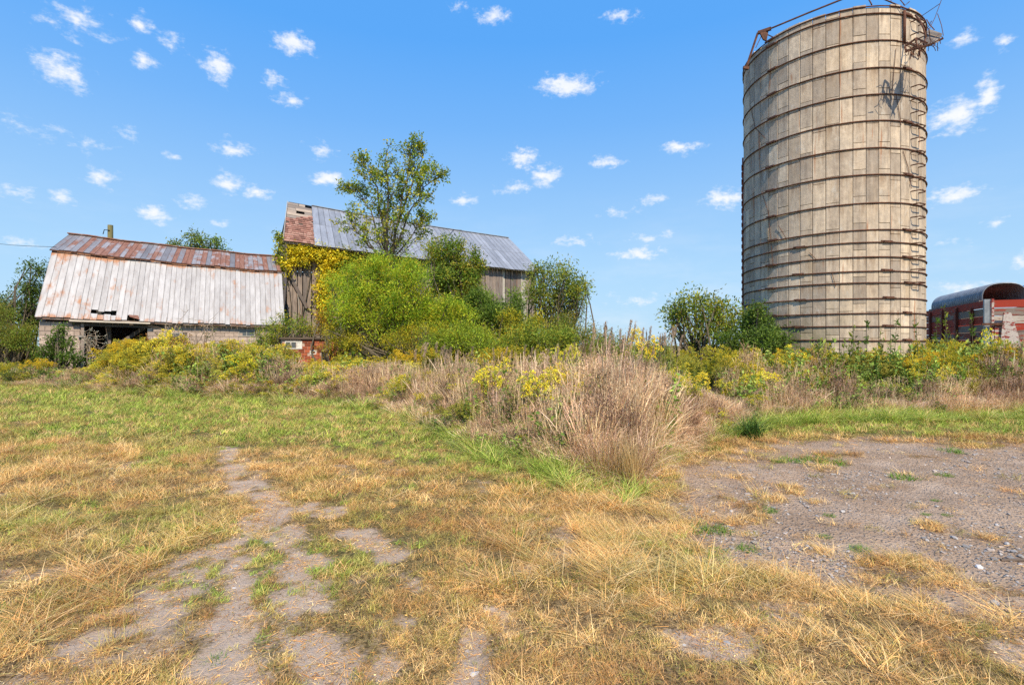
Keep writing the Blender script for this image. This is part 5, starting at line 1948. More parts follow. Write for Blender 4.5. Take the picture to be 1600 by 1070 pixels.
for k_ in range(3):
    a_ = 1.2 + 1.9 * k_
bs = MB()
bs.box(wp(0.8, 0.05, WTOP), AX * 5.0, RT * 0.09, (0, 0, 0.06))
bs.box(wp(0.8, 1.28, WTOP), AX * 5.0, RT * 0.09, (0, 0, 0.06))
bs.build('bearer', MAT['grey_board'], wg)
# blue panel on a pole at the right edge of the photo
bl = empty('blue_sign', at(1612, 540, 25).xy.to_3d(), 'flat blue panel on a pole behind the red wagon, cut by the right edge', 'sign')
MB().box(at(1593, 452, 25), (1.1, -0.1, 0), (0.01, 0.05, 0), (0, 0, 0.19)).build('panel', MAT['blue'], bl)
p = at(1611, 452, 25)
MB().tube([(p.x, p.y, 0), (p.x, p.y, p.z)], 0.04, 8).build('pole', MAT['galv'], bl)

# ================================================================== POLE AND WIRE behind the shed
p = at(172.5, 352, 38)
up_ = empty('utility_pole', (p.x, p.y, 0), 'mossy wooden utility pole showing above the shed ridge', 'utility pole')
MB().tube([(p.x, p.y, 0), (p.x, p.y, p.z)], [0.20, 0.17], 10).build('pole', MAT['pole_wood'], up_)
mb = MB()
mb.tube([at(171, 360, 37.8), at(163, 359, 37.8), at(161, 366, 37.8)], 0.03, 5)
mb.build('insulator_bracket', MAT['wire'], up_)
mb = MB()
A_, Z_ = at(-120, 352, 30), sh(0.15, WB, z_b(0) + 0.15)
mb.tube([A_ + (Z_ - A_) * q + Vector((0, 0, -0.35 * math.sin(math.pi * q))) for q in [i / 10 for i in range(11)]], 0.012, 4)
o = mb.build('overhead_wire', MAT['wire'])
tag(o, 'thin dark overhead wire sloping down to the left end of the shed roof', 'wire')

# ================================================================== TREES AND SHRUBS
def limb(a, b, r0, r1, rng, k=5, wob=0.06, curve=None):
    a, b = np.array(a, float), np.array(b, float)
    ts = np.linspace(0, 1, k)
    L_ = np.linalg.norm(b - a)
    P = a[None] + (b - a)[None] * ts[:, None]
    if curve is None:
        curve = rng.randn(3) * wob * L_
        curve[2] = abs(curve[2]) * 0.3 - 0.05 * L_
    P = P + np.asarray(curve)[None] * (np.sin(np.pi * ts))[:, None]
    P[1:-1] += rng.randn(k - 2, 3) * wob * 0.25 * L_
    return P, np.linspace(r0, r1, k)


def along(P, q):
    ts = np.linspace(0, 1, len(P))
    return np.array([np.interp(q, ts, P[:, i]) for i in range(3)])


def plant(name, base, label, cat, group, wood, foliage, wood_col=(0.15, 0.12, 0.08), wood_name='trunk', leaf_name='crown', extra=()):
    t_ = empty(name, tuple(base), label, cat, group)
    b = np.array(base, float)
    if wood:
        V, Q = tubes(wood, 5)
        me_ = np_mesh(wood_name, V - b, Q.ravel(), np.full(len(Q), 4), MAT['bark'], loc=V[:, [2, 0, 1]] - 0.0, smooth=True)
        link(wood_name, me_, t_)
    for ln_, g_ in ((leaf_name, foliage),) + tuple(extra):
        if g_ is None or not g_.V:
            continue
        g_.V = [v - b for v in g_.V]
        link(ln_, g_.mesh(ln_, MAT['leaf']), t_)
    return t_


def spray(g_, tips, dirs, per, rad_, size, ratio, cols, rng, droop=0.15):
    """a little cluster of leaves round each tip; colour drifts cluster by cluster"""
    tips, dirs = np.asarray(tips), np.asarray(dirs)
    n_ = len(tips)
    cc = np.asarray(cols, float)[rng.randint(0, len(cols), n_)]
    cc = cc * rng.uniform(0.66, 1.3, (n_, 1))
    P = np.repeat(tips, per, 0) + rng.randn(n_ * per, 3) * rad_
    D = np.repeat(dirs, per, 0) * 0.7 + rng.randn(n_ * per, 3) * 0.6
    V, T, C = leaves(P, D, size, ratio, [(1, 1, 1)], rng, droop=droop, jit=0.35)
    C = C * np.repeat(cc, per * 4, 0)
    g_.add(V, T, C)


def bush(name, base, lobes, label, cat, group, cols, n_spray, per, size, ratio, seed, rad_=0.11, stems=7, yellow=None, surf=0.55, droop=0.1, twig_r=0.012):
    """lobes: (x, y, z, rx, ry, rz) ellipsoids in world space"""
    rng = np.random.RandomState(seed)
    base = np.array(base, float)
    L_ = []
    for q in lobes:
        q = np.array(q, float)
        L_.append(q * [1, 1, 1, .80, .80, .80])
        for k_ in range(5):
            d = rng.randn(3)
            d[2] = abs(d[2]) * 0.9
            d /= np.linalg.norm(d)
            f_ = rng.uniform(0.28, 0.5)
            L_.append(np.concatenate([q[:3] + d * q[3:] * rng.uniform(0.75, 1.12), q[3:] * f_ * [1, 1, 1.25]]))
    L_ = np.array(L_)
    vol = (L_[:, 3] * L_[:, 4] * L_[:, 5]) ** 0.75
    cnt = np.maximum((vol / vol.sum() * n_spray).astype(int), 4)
    wood, tips, dirs = [], [], []
    forks = []
    for i, (lx, ly, lz, rx, ry, rz) in enumerate(L_):
        c_ = np.array([lx, ly, lz])
        P, R = limb(base + rng.randn(3) * [0.25, 0.25, 0], c_, 0.05, 0.022, rng, 6, 0.07)
        P[0, 2] = 0
        wood.append((P, R))
        n_ = cnt[i]
        d = rng.randn(n_, 3)
        d /= np.linalg.norm(d, axis=1, keepdims=True)
        q = rng.uniform(0, 1, n_) ** (1 - surf) * (0.72 + 0.42 * fbm(d[:, 0] * 2.3 + i * 7 + 9, d[:, 1] * 2.3 + d[:, 2] * 1.7 + 5, 3, seed))
        q = np.clip(q, 0.2, 1.18) * np.where(rng.rand(n_) < 0.05, 1.25, 1)
        T_ = c_ + d * q[:, None] * [rx, ry, rz]
        T_[:, 2] = np.maximum(T_[:, 2], 0.1)
        tips.append(T_)
        dd = d * [1 / rx, 1 / ry, 1 / rz]
        dd /= np.linalg.norm(dd, axis=1, keepdims=True)
        dd[:, 2] += 0.45
        dirs.append(dd)
        for k_ in range(0, n_, 5):
            s0 = along(P, rng.uniform(0.45, 1.0))
            wood.append(limb(s0, T_[k_], twig_r, 0.003, rng, 4, 0.08))
    tips, dirs = np.concatenate(tips), np.concatenate(dirs)
    g_ = Geo()
    spray(g_, tips, dirs, per, rad_, size, ratio, cols, rng, droop)
    return plant(name, base, label, cat, group, wood, g_)


def lobe_px(px, py, d, wx, hz, dep=None):
    """an ellipsoid centred at a photo pixel d metres ahead, half sizes given in photo pixels"""
    p = at(px, py, d)
    rx, rz = wx * d / F, hz * d / F
    return (p.x, p.y, p.z, rx, dep or (rx * 0.8), rz)


# --- the tall thin tree in the middle
rng = np.random.RandomState(3)
D = 26.0
base = np.array(at(607, 540, D)); base[2] = 0
main = [((604, 410), [(598, 350, .0), (588, 290, .3), (570, 258, .6)], 0.085), ((606, 410), [(606, 340, -.4), (606, 280, -.5), (604, 234, -.6)], 0.085),
        ((610, 405), [(628, 330, .3), (650, 270, .4), (664, 232, .4)], 0.085), ((604, 420), [(575, 382, -.6), (556, 358, -.9), (542, 342, -1.1)], 0.06),
        ((612, 405), [(640, 330, -.6), (664, 296, -.9), (684, 272, -1.2)], 0.05), ((606, 400), [(630, 300, -.2), (638, 262, .1), (642, 232, .3)], 0.05),
        ((603, 405), [(580, 330, .9), (560, 300, 1.3), (548, 300, 1.6)], 0.05), ((610, 412), [(640, 372, .9), (655, 352, 1.4), (662, 335, 1.6)], 0.04)]
fork = np.array(at(606, 415, D))
wood = [limb(base, fork, 0.17, 0.12, rng, 6, 0.01)]
tips, dirs = [], []
for (st, pts, r0) in main:
    P = [fork] + [np.array(at(px, py, D + dd)) for (px, py, dd) in pts]
    P = np.array(P)
    # smooth and wobble
    q = np.linspace(0, 1, 10)
    PP = np.array([along(P, k_) for k_ in q]) + np.concatenate([np.zeros((1, 3)), rng.randn(9, 3) * 0.04])
    wood.append((PP, np.linspace(r0, 0.012, 10)))
    main_dir = PP[-1] - PP[0]
    L_ = np.linalg.norm(main_dir)
    md = main_dir / L_
    for k_ in range(int(9 + L_ * 3.2)):
        q0 = rng.uniform(0.22, 1.0)
        s0 = along(PP, q0)
        d = rng.randn(3)
        d -= d @ md * md
        d /= np.linalg.norm(d)
        d = d * 0.85 + md * 0.75 + np.array([0, 0, 0.15])
        d /= np.linalg.norm(d)
        ll = rng.uniform(0.5, 1.25) * (1.15 - 0.6 * q0)
        e0 = s0 + d * ll
        Pb, Rb = limb(s0, e0, 0.022, 0.006, rng, 5, 0.07)
        wood.append((Pb, Rb))
        for j in range(5):
            q1 = rng.uniform(0.3, 1.0)
            s1 = along(Pb, q1)
            d1 = d + rng.randn(3) * 0.6
            d1 /= np.linalg.norm(d1)
            e1 = s1 + d1 * rng.uniform(0.16, 0.42)
            wood.append(limb(s1, e1, 0.008, 0.003, rng, 3, 0.05))
            if rng.rand() < 0.86:
                tips.append(e1)
                dirs.append(d1)
            if rng.rand() < 0.5:
                tips.append((s1 + e1) / 2)
                dirs.append(d1)
# denser low crown
for k_ in range(190):
    c_ = np.array(at(610 + rng.randn() * 22, 372 + rng.randn() * 20, D + rng.randn() * 0.8))
    s0 = fork + (c_ - fork) * 0.55
    wood.append(limb(s0, c_, 0.010, 0.004, rng, 3, 0.08))
    tips.append(c_)
    dirs.append((c_ - fork) / np.linalg.norm(c_ - fork))
g_ = Geo()
kp_ = rng.rand(len(tips)) < 0.78
spray(g_, np.array(tips)[kp_], np.array(dirs)[kp_], 8, 0.085, (0.09, 0.17), 0.62, [(0.25, 0.37, 0.04), (0.33, 0.44, 0.05), (0.44, 0.48, 0.05), (0.16, 0.26, 0.035), (0.58, 0.52, 0.05)], rng, 0.35)
plant('tree', base, 'tall thin open crowned tree rising in front of the barn roof', 'tree', None, wood, g_)

TGRP = 'trees and shrubs around the barn'
LIMEC = [(0.38, 0.52, 0.035), (0.48, 0.60, 0.045), (0.26, 0.41, 0.03), (0.58, 0.62, 0.05), (0.17, 0.29, 0.025)]
MIDG = [(0.18, 0.29, 0.04), (0.24, 0.35, 0.05), (0.11, 0.19, 0.032), (0.34, 0.39, 0.055), (0.46, 0.40, 0.05)]
DARKG = [(0.08, 0.15, 0.03), (0.12, 0.21, 0.035), (0.19, 0.28, 0.045)]
YELG = [(0.55, 0.47, 0.035), (0.70, 0.56, 0.04), (0.38, 0.40, 0.04), (0.28, 0.34, 0.04)]
OLV = [(0.27, 0.27, 0.045), (0.36, 0.33, 0.05), (0.18, 0.20, 0.04), (0.45, 0.37, 0.06)]

D = 19.5
b0 = tuple(at(615, 540, D).xy) + (0,)
bush('shrub', b0, [lobe_px(610, 452, D, 58, 40, 1.3), lobe_px(560, 480, D, 46, 46, 1.2), lobe_px(650, 478, D - .3, 52, 42, 1.3), lobe_px(690, 505, D - .2, 40, 32, 1.1),
                   lobe_px(600, 505, D - .8, 70, 42, 1.2), lobe_px(540, 452, D + .4, 26, 26, 0.8), lobe_px(715, 530, D - .6, 36, 26, 0.9), lobe_px(640, 430, D + .3, 34, 22, 0.8), lobe_px(585, 425, D + .3, 30, 18, 0.8)],
     'large round bright lime green shrub in front of the barn', 'shrub', TGRP, LIMEC + YELG[:1], 3000, 20, (0.055, 0.125), 0.30, 51, rad_=0.13)
bush('shrub', tuple(at(715, 540, D - 1).xy) + (0,), [lobe_px(690, 530, D - 1.2, 50, 30, 0.9), lobe_px(735, 545, D - 1.2, 36, 26, 0.8), lobe_px(640, 545, D - 1.4, 44, 24, 0.7), lobe_px(530, 532, D - 1, 26, 24, .7), lobe_px(560, 550, D - 1.2, 36, 22, .6)],
     'low golden yellow shrub spreading at the foot of the lime green one', 'shrub', TGRP, YELG, 1000, 18, (0.05, 0.10), 0.32, 52, rad_=0.09)
D = 23.5
bush('small_tree', tuple(at(715, 540, D).xy) + (0,), [lobe_px(684, 402, D, 16, 26, 0.7), lobe_px(710, 395, D, 15, 22, 0.6), lobe_px(732, 430, D, 20, 34, 0.8), lobe_px(695, 440, D, 34, 34, 1), lobe_px(725, 475, D, 30, 34, 1), lobe_px(690, 490, D - .5, 34, 34, 1)],
     'mid green small tree with upright leafy tips beside the lime shrub', 'tree', TGRP, MIDG, 1250, 20, (0.09, 0.16), 0.42, 53, rad_=0.14)
bush('shrub', tuple(at(765, 540, 21.5).xy) + (0,), [lobe_px(765, 480, 21.5, 30, 28, 0.9), lobe_px(792, 500, 21.2, 30, 36, 0.9), lobe_px(750, 515, 21, 30, 34, 0.8), lobe_px(815, 520, 21, 22, 28, .8)],
     'dark green shrub below the bare wall boards at the barn\'s right end', 'shrub', TGRP, DARKG + MIDG[:2], 1000, 20, (0.07, 0.13), 0.4, 54, rad_=0.12)
bush('shrub', tuple(at(800, 540, 20).xy) + (0,), [lobe_px(798, 505, 20, 22, 18, .6), lobe_px(825, 515, 19.6, 22, 20, .6), lobe_px(785, 540, 19.4, 40, 22, .7), lobe_px(845, 545, 19.2, 30, 18, .6)],
     'yellow flowering shrub between the dark green shrub and the leaning tree', 'shrub', TGRP, YELG, 620, 18, (0.05, 0.10), 0.35, 55, rad_=0.09)
D = 22.0
bush('small_tree', tuple(at(868, 540, D).xy) + (0,), [lobe_px(870, 440, D, 34, 26, 1), lobe_px(850, 470, D, 30, 34, 1), lobe_px(895, 468, D, 28, 26, 1), lobe_px(870, 500, D, 42, 30, 1), lobe_px(905, 452, D, 14, 14, .6), lobe_px(840, 430, D + .4, 16, 14, .5)],
     'loose branched green tree standing past the right end of the barn', 'tree', TGRP, MIDG + YELG[2:], 720, 14, (0.08, 0.15), 0.42, 56, rad_=0.17, surf=0.7, twig_r=0.016)
bush('shrub', tuple(at(890, 540, 19).xy) + (0,), [lobe_px(890, 525, 19, 44, 24, .9), lobe_px(930, 540, 18.5, 30, 20, .7), lobe_px(850, 560, 17.5, 50, 24, .8)],
     'olive green brush under the loose branched tree', 'shrub', TGRP, OLV + MIDG[:1], 700, 18, (0.06, 0.11), 0.32, 57, rad_=0.13)
bush('shrub', tuple(at(700, 540, 17.8).xy) + (0,), [lobe_px(690, 540, 17.8, 40, 18, .7), lobe_px(735, 530, 18, 30, 22, .7), lobe_px(760, 545, 17.6, 34, 16, .6)],
     'ragged yellow green brush in front of the dark green shrub', 'shrub', TGRP, YELG[2:] + MIDG[:2] + LIMEC[:2], 620, 15, (0.05, 0.11), 0.32, 71, rad_=0.14)
bush('shrub', tuple(at(835, 540, 17).xy) + (0,), [lobe_px(825, 535, 17, 30, 20, .7), lobe_px(868, 535, 16.6, 34, 20, .7), lobe_px(800, 550, 16.8, 30, 14, .6)],
     'ragged green and gold brush in front of the loose branched tree', 'shrub', TGRP, MIDG + YELG[2:], 620, 15, (0.05, 0.11), 0.34, 72, rad_=0.15)
bush('shrub', tuple(at(955, 540, 16).xy) + (0,), [lobe_px(935, 545, 16, 30, 18, .7), lobe_px(975, 550, 15.6, 34, 16, .7), lobe_px(1020, 556, 15.4, 34, 14, .6)],
     'low olive brush behind the tall dry grass in the gap', 'shrub', TGRP, OLV + MIDG[:2], 420, 14, (0.05, 0.10), 0.3, 73, rad_=0.15)
# right of the middle, beside the silo
D = 16.5
bush('small_tree', tuple(at(1105, 540, D).xy) + (0,), [lobe_px(1062, 490, D, 24, 22, .7), lobe_px(1098, 482, D, 24, 24, .7), lobe_px(1130, 492, D, 26, 24, .7), lobe_px(1090, 520, D, 46, 26, .8), lobe_px(1140, 515, D, 28, 26, .7), lobe_px(1052, 498, D, 14, 14, .5)],
     'small open green tree at the left side of the silo', 'tree', 'trees and shrubs by the silo', MIDG + YELG[2:3], 440, 13, (0.07, 0.14), 0.45, 58, rad_=0.15, surf=0.65)
bush('shrub', tuple(at(1175, 540, 15.2).xy) + (0,), [lobe_px(1186, 496, 15.2, 8, 22, .25), lobe_px(1172, 512, 15.4, 26, 30, .5), lobe_px(1166, 545, 15.0, 36, 26, .6), lobe_px(1205, 540, 14.2, 30, 22, .45)],
     'dark green creeping shrub climbing the silo\'s lower left side', 'shrub', 'trees and shrubs by the silo', DARKG + MIDG[:1], 560, 16, (0.06, 0.11), 0.5, 59, rad_=0.11)
# left of the shed and behind it
D = 27
bush('tree', tuple(at(30, 540, D).xy) + (0,), [lobe_px(62, 425, D, 14, 14, .6), lobe_px(48, 450, D, 20, 12, .8), lobe_px(66, 462, D, 20, 16, .8), lobe_px(20, 485, D, 34, 14, 1.1), lobe_px(45, 500, D, 30, 18, 1), lobe_px(-10, 500, D, 30, 20, 1), lobe_px(-60, 480, D, 40, 30, 1.2)],
     'dark green drooping tree behind the left end of the shed', 'tree', TGRP, DARKG, 900, 16, (0.10, 0.20), 0.35, 60, rad_=0.16, surf=0.5, droop=0.35)
bush('shrub', tuple(at(15, 540, 23.5).xy) + (0,), [lobe_px(10, 525, 23.5, 44, 26, 1.2), lobe_px(-60, 520, 23.5, 60, 36, 1.2), lobe_px(38, 535, 23, 20, 18, .8), lobe_px(-20, 505, 24, 40, 22, 1)],
     'rounded olive green shrub beside the left corner of the shed', 'shrub', TGRP, OLV[:3] + MIDG[:2], 1300, 20, (0.06, 0.12), 0.35, 61, rad_=0.12)
D = 37
bush('tree', tuple(at(316, 540, D).xy) + (0,), [lobe_px(304, 378, D, 14, 10, .8), lobe_px(326, 382, D, 18, 10, .9), lobe_px(314, 400, D, 34, 18, 1.4)],
     'treetop showing above the middle of the shed ridge', 'tree', TGRP, MIDG[:2] + OLV[:1], 260, 14, (0.12, 0.22), 0.5, 62, rad_=0.2, surf=0.6)
# green sapling against the block wall
bush('shrub', tuple(at(92, 540, 21.4).xy) + (0,), [lobe_px(92, 540, 21.4, 20, 14, .4), lobe_px(80, 555, 21.2, 24, 14, .4), lobe_px(92, 522, 21.5, 7, 14, .2), lobe_px(112, 560, 21, 18, 14, .4)],
     'young green sapling growing against the shed\'s block wall', 'shrub', TGRP, [(0.09, 0.17, 0.025), (0.14, 0.22, 0.03)], 230, 12, (0.07, 0.13), 0.5, 63, rad_=0.09)
bush('shrub', tuple(at(430, 540, 20.6).xy) + (0,), [lobe_px(415, 540, 20.6, 22, 26, .5), lobe_px(437, 525, 20.8, 16, 22, .5), lobe_px(448, 508, 20.9, 26, 16, .5), lobe_px(470, 515, 20.6, 26, 12, .3), lobe_px(415, 565, 20.2, 24, 22, .5)],
     'thin yellow green sapling left of the brick milk house', 'shrub', TGRP, YELG[2:] + MIDG[:2] + YELG[:1], 480, 12, (0.06, 0.11), 0.4, 64, rad_=0.12)
bush('shrub', tuple(at(520, 540, 19.3).xy) + (0,), [lobe_px(520, 510, 21.0, 22, 20, .5), lobe_px(500, 520, 21.4, 22, 10, .4), lobe_px(548, 535, 19.0, 18, 20, .5), lobe_px(520, 548, 18.9, 20, 9, .3)],
     'orange and yellow leaved shrub over the roof edge of the brick milk house', 'shrub', TGRP, [(0.55, 0.36, 0.03), (0.50, 0.25, 0.03), (0.36, 0.34, 0.04)], 380, 12, (0.06, 0.11), 0.45, 65, rad_=0.10)
for (px, py, wx, hz_, d_, lab) in ((270, 545, 20, 12, 18.6, 'rust coloured clump between the goldenrods below the bare dead shrub'), (235, 548, 22, 14, 19.6, 'reddish leaved sumac clump left of the dead shrub'), (330, 556, 30, 12, 19.2, 'low reddish brown sumac clump in front of the shed\'s block wall')):
    bush('sumac_shrub', tuple(at(px, 540, d_).xy) + (0,), [lobe_px(px, py, d_, wx, hz_, .5), lobe_px(px + 20, py + 4, d_, wx, hz_ * .8, .4)], lab, 'shrub', TGRP,
         [(0.36, 0.10, 0.05), (0.42, 0.19, 0.06), (0.24, 0.18, 0.05), (0.20, 0.22, 0.04)], 230, 12, (0.05, 0.11), 0.3, 66 + px, rad_=0.10)

# --- dead bare shrub before the shed
rng = np.random.RandomState(77)
for (px, lab, h_) in ((300, 'bare dead shrub with pale twigs in front of the shed roof\'s middle', 58), (140, 'small dead shrub with white seed heads in front of the dark doorway', 26)):
    D = 20.5
    base = np.array(at(px, 540, D)); base[2] = 0
    wood, tp, dr = [], [], []
    for k_ in range(13 if h_ > 50 else 6):
        e0 = np.array(at(px + rng.uniform(-52, 46) * h_ / 60, 540 - rng.uniform(0.3, 1.0) * h_, D + rng.uniform(-.6, .6)))
        s0 = base + [rng.randn() * .15, rng.randn() * .15, 0]
        P, R = limb(s0, e0, 0.026, 0.008, rng, 7, 0.10)
        wood.append((P, R))
        for j in range(9):
            a_ = along(P, rng.uniform(0.45, 1))
            d_ = rng.randn(3) * [1, .6, .8] + [0, 0, .35]
            b_ = a_ + d_ / np.linalg.norm(d_) * rng.uniform(0.2, 0.6)
            wood.append(limb(a_, b_, 0.009, 0.004, rng, 4, 0.1))
            tp.append(b_)
            dr.append(d_)
    g_ = Geo()
    if h_ < 50:
        spray(g_, tp, dr, 5, 0.03, (0.03, 0.06), 0.8, [(0.6, 0.56, 0.5)], rng)
    else:
        spray(g_, tp[::3], dr[::3], 5, 0.06, (0.07, 0.13), 0.45, [(0.42, 0.26, 0.12), (0.2, 0.22, 0.05)], rng)
    t_ = empty('dead_shrub', tuple(base), lab, 'dead shrub')
    V, Q = tubes(wood, 5)
    link('branches', np_mesh('branches', V - base, Q.ravel(), np.full(len(Q), 4), MAT['dead_twig'], loc=V[:, [2, 0, 1]], smooth=True), t_)
    g_.V = [v - base for v in g_.V]
    link('leaves', g_.mesh('leaves', MAT['leaf']), t_)

# --- yellow creeper on the barn's left corner
rng = np.random.RandomState(91)
g_ = Geo()
blobs = [(438, 400, 8, 34, 90, 1), (436, 372, 6, 12, 30, 1), (462, 393, 20, 8, 80, 0), (490, 396, 24, 9, 130, 0), (520, 402, 22, 12, 150, 0), (514, 425, 14, 20, 120, 0), (508, 450, 12, 20, 110, 0),
         (470, 408, 14, 8, 50, 0), (545, 402, 18, 12, 60, 1), (575, 408, 20, 10, 60, 1), (505, 475, 12, 16, 60, 0), (446, 414, 12, 10, 50, 0), (540, 420, 20, 20, 70, 1), (560, 440, 20, 24, 60, 1), (612, 402, 20, 10, 50, 1)]
tips, dirs, cols_ = [], [], []
wood = []
for (px, py, wx, hz_, n_, sort) in blobs:
    for k_ in range(n_):
        q = on_plane(px + rng.randn() * wx * 0.6, py + rng.randn() * hz_ * 0.6, 0.15 + abs(rng.randn()) * 0.16)
        tips.append(np.array(q))
        dirs.append(np.array([0.25, -0.8, -0.25]))
        cols_.append(sort)
tips, dirs, cols_ = np.array(tips), np.array(dirs), np.array(cols_)
spray(g_, tips[cols_ == 0], dirs[cols_ == 0], 7, 0.10, (0.12, 0.20), 0.6, [(0.80, 0.66, 0.04), (0.86, 0.72, 0.06), (0.74, 0.64, 0.04), (0.50, 0.50, 0.04)], rng, 0.35)
spray(g_, tips[cols_ == 1], dirs[cols_ == 1], 7, 0.10, (0.11, 0.18), 0.6, [(0.48, 0.47, 0.04), (0.28, 0.36, 0.04), (0.18, 0.25, 0.035), (0.7, 0.6, 0.04)], rng, 0.35)
for path in ([(470, 560), (474, 480), (486, 420), (520, 402), (560, 405), (612, 402)], [(466, 560), (455, 470), (444, 420), (438, 372)], [(505, 560), (508, 470), (515, 420)], [(486, 420), (462, 398), (444, 395)]):
    P = np.array([np.array(on_plane(a_, b_, 0.10)) for a_, b_ in path])
    P[0, 2] = max(P[0, 2], 0) if P[0, 2] < 1 else P[0, 2]
    q = np.linspace(0, 1, 14)
    PP = np.array([along(P, k_) for k_ in q]) + rng.randn(14, 3) * [0.05, 0.02, 0.05]
    wood.append((PP, np.linspace(0.03, 0.012, 14)))
plant('climbing_vine', np.array(on_plane(470, 540, 0.1)) * [1, 1, 0], 'yellow leaved vine hanging along the eave at the barn\'s left corner', 'vine', None, wood, g_, wood_name='stem', leaf_name='foliage')

# ================================================================== COUNTABLE CLUMPS
def flower_clump(seed, yellow):
    (V, Q), lf, fl = goldenrod(seed, stems=16, yellow=yellow, spread=0.34, flower=0.97)
    t_ = bpy.data.objects.new('goldenrod', None)
    COL.objects.link(t_)
    me_ = np_mesh('stem', V, Q.ravel(), np.full(len(Q), 4), MAT['bark'], loc=V, smooth=True)
    link('stem', me_, t_)
    link('foliage', lf.mesh('foliage', MAT['leaf']), t_)
    link('flowers', fl.mesh('flowers', MAT['leaf']), t_)
    return t_


def copy_tree(o, par=None):
    c_ = o.copy()
    COL.objects.link(c_)
    c_.parent = par
    for ch in list(o.children):
        copy_tree(ch, c_)
    return c_


protos = [flower_clump(201, YEL), flower_clump(202, [(0.86, 0.60, 0.04), (0.74, 0.50, 0.035), (0.55, 0.48, 0.05)]), flower_clump(203, [(0.45, 0.46, 0.05), (0.55, 0.50, 0.05)])]
used = set()
GR = {'shed': 'goldenrods in front of the shed', 'barn': 'goldenrods in front of the barn', 'gap': 'goldenrods left of the silo',
      'silo': 'goldenrods at the silo foot', 'wagon': 'goldenrods in front of the wagon'}
spots = [(12, 566, 19.8, 0, 'shed', 'goldenrod clump at the photo\'s left edge, below the olive shrub'),
         (60, 560, 19.6, 1, 'shed', 'goldenrod clump below the shed\'s left wall corner, left of the green sapling'),
         (184, 556, 18.9, 1, 'shed', 'goldenrod clump at the right side of the dark doorway, its left one'),
         (196, 530, 19.0, 1, 'shed', 'tallest golden clump rising before the dark doorway of the shed'),
         (218, 533, 19.2, 1, 'shed', 'golden clump just right of the tallest one at the doorway'),
         (200, 545, 18.0, 0, 'shed', 'lower goldenrod clump in front of the tallest one at the doorway'),
         (262, 540, 18.8, 2, 'shed', 'pale goldenrod clump left of the bare dead shrub'),
         (290, 546, 18.4, 0, 'shed', 'yellow goldenrod clump right at the foot of the bare dead shrub'),
         (314, 538, 18.6, 1, 'shed', 'golden clump just right of the bare dead shrub'),
         (345, 548, 18.2, 0, 'shed', 'goldenrod clump below the middle of the shed\'s block wall'),
         (376, 534, 18.4, 2, 'shed', 'tall pale goldenrod clump before the right half of the block wall'),
         (398, 542, 18.2, 1, 'shed', 'golden clump at the left edge of the thin yellow sapling'),
         (505, 560, 17.2, 1, 'barn', 'golden clump before the right side of the brick milk house'),
         (535, 554, 17.2, 0, 'barn', 'yellow clump just past the right corner of the milk house'),
         (585, 556, 17, 0, 'barn', 'yellow clump below the left half of the lime green shrub'),
         (640, 546, 16.8, 1, 'barn', 'golden clump below the centre of the lime green shrub'),
         (690, 540, 17.2, 0, 'barn', 'yellow clump below the right half of the lime green shrub'),
         (735, 545, 16.9, 0, 'barn', 'yellow clump below the gap between lime shrub and dark shrub'),
         (782, 544, 16.2, 1, 'barn', 'golden clump below the dark green shrub'),
         (820, 540, 15.8, 0, 'barn', 'bright yellow clump below the barn\'s right end'),
         (858, 550, 15, 2, 'barn', 'pale goldenrod clump below the loose branched tree'),
         (1060, 562, 14, 2, 'gap', 'leftmost goldenrod clump under the small open tree'),
         (1088, 554, 13.6, 2, 'gap', 'greenish goldenrod clump under the middle of the small open tree'),
         (1116, 540, 13.9, 0, 'gap', 'bright yellow goldenrod clump at the right side of the small open tree'),
         (1145, 546, 13.4, 0, 'gap', 'bright yellow goldenrod clump below the silo\'s left edge'),
         (1120, 566, 12.9, 2, 'gap', 'low pale goldenrod clump in front of the small open tree'),
         (1196, 550, 13.2, 0, 'silo', 'goldenrod clump below the creeping shrub on the silo'),
         (1238, 545, 13.4, 1, 'silo', 'golden clump against the lower left staves of the silo'),
         (1278, 574, 12.6, 0, 'silo', 'low yellow clump before the left part of the silo'),
         (1425, 550, 12.9, 1, 'silo', 'golden clump at the right foot of the silo below the ladder irons'),
         (1466, 546, 13.4, 0, 'wagon', 'goldenrod clump between the silo and the wagon side'),
         (1504, 530, 14, 0, 'wagon', 'tall bright yellow clump before the wagon\'s long side'),
         (1546, 543, 13.8, 1, 'wagon', 'golden clump below the wagon\'s corner post'),
         (1586, 545, 13.7, 0, 'wagon', 'yellow clump below the wagon\'s flaking gusset')]
for (px, top, d_, k_, gk, lab) in spots:
    src = protos[k_]
    o = src if k_ not in used else copy_tree(src)
    used.add(k_)
    p = at(px, top, d_)
    o.location = (p.x, p.y, 0)
    h_ = max(p.z, 0.5)
    o.scale = (h_ * 0.95, h_ * 0.95, h_)
    o.rotation_euler = (0, 0, RS.uniform(0, 6.28))
    tag(o, lab, 'goldenrod', GR[gk])

# tall leafy stalks before the silo
rng = np.random.RandomState(300)


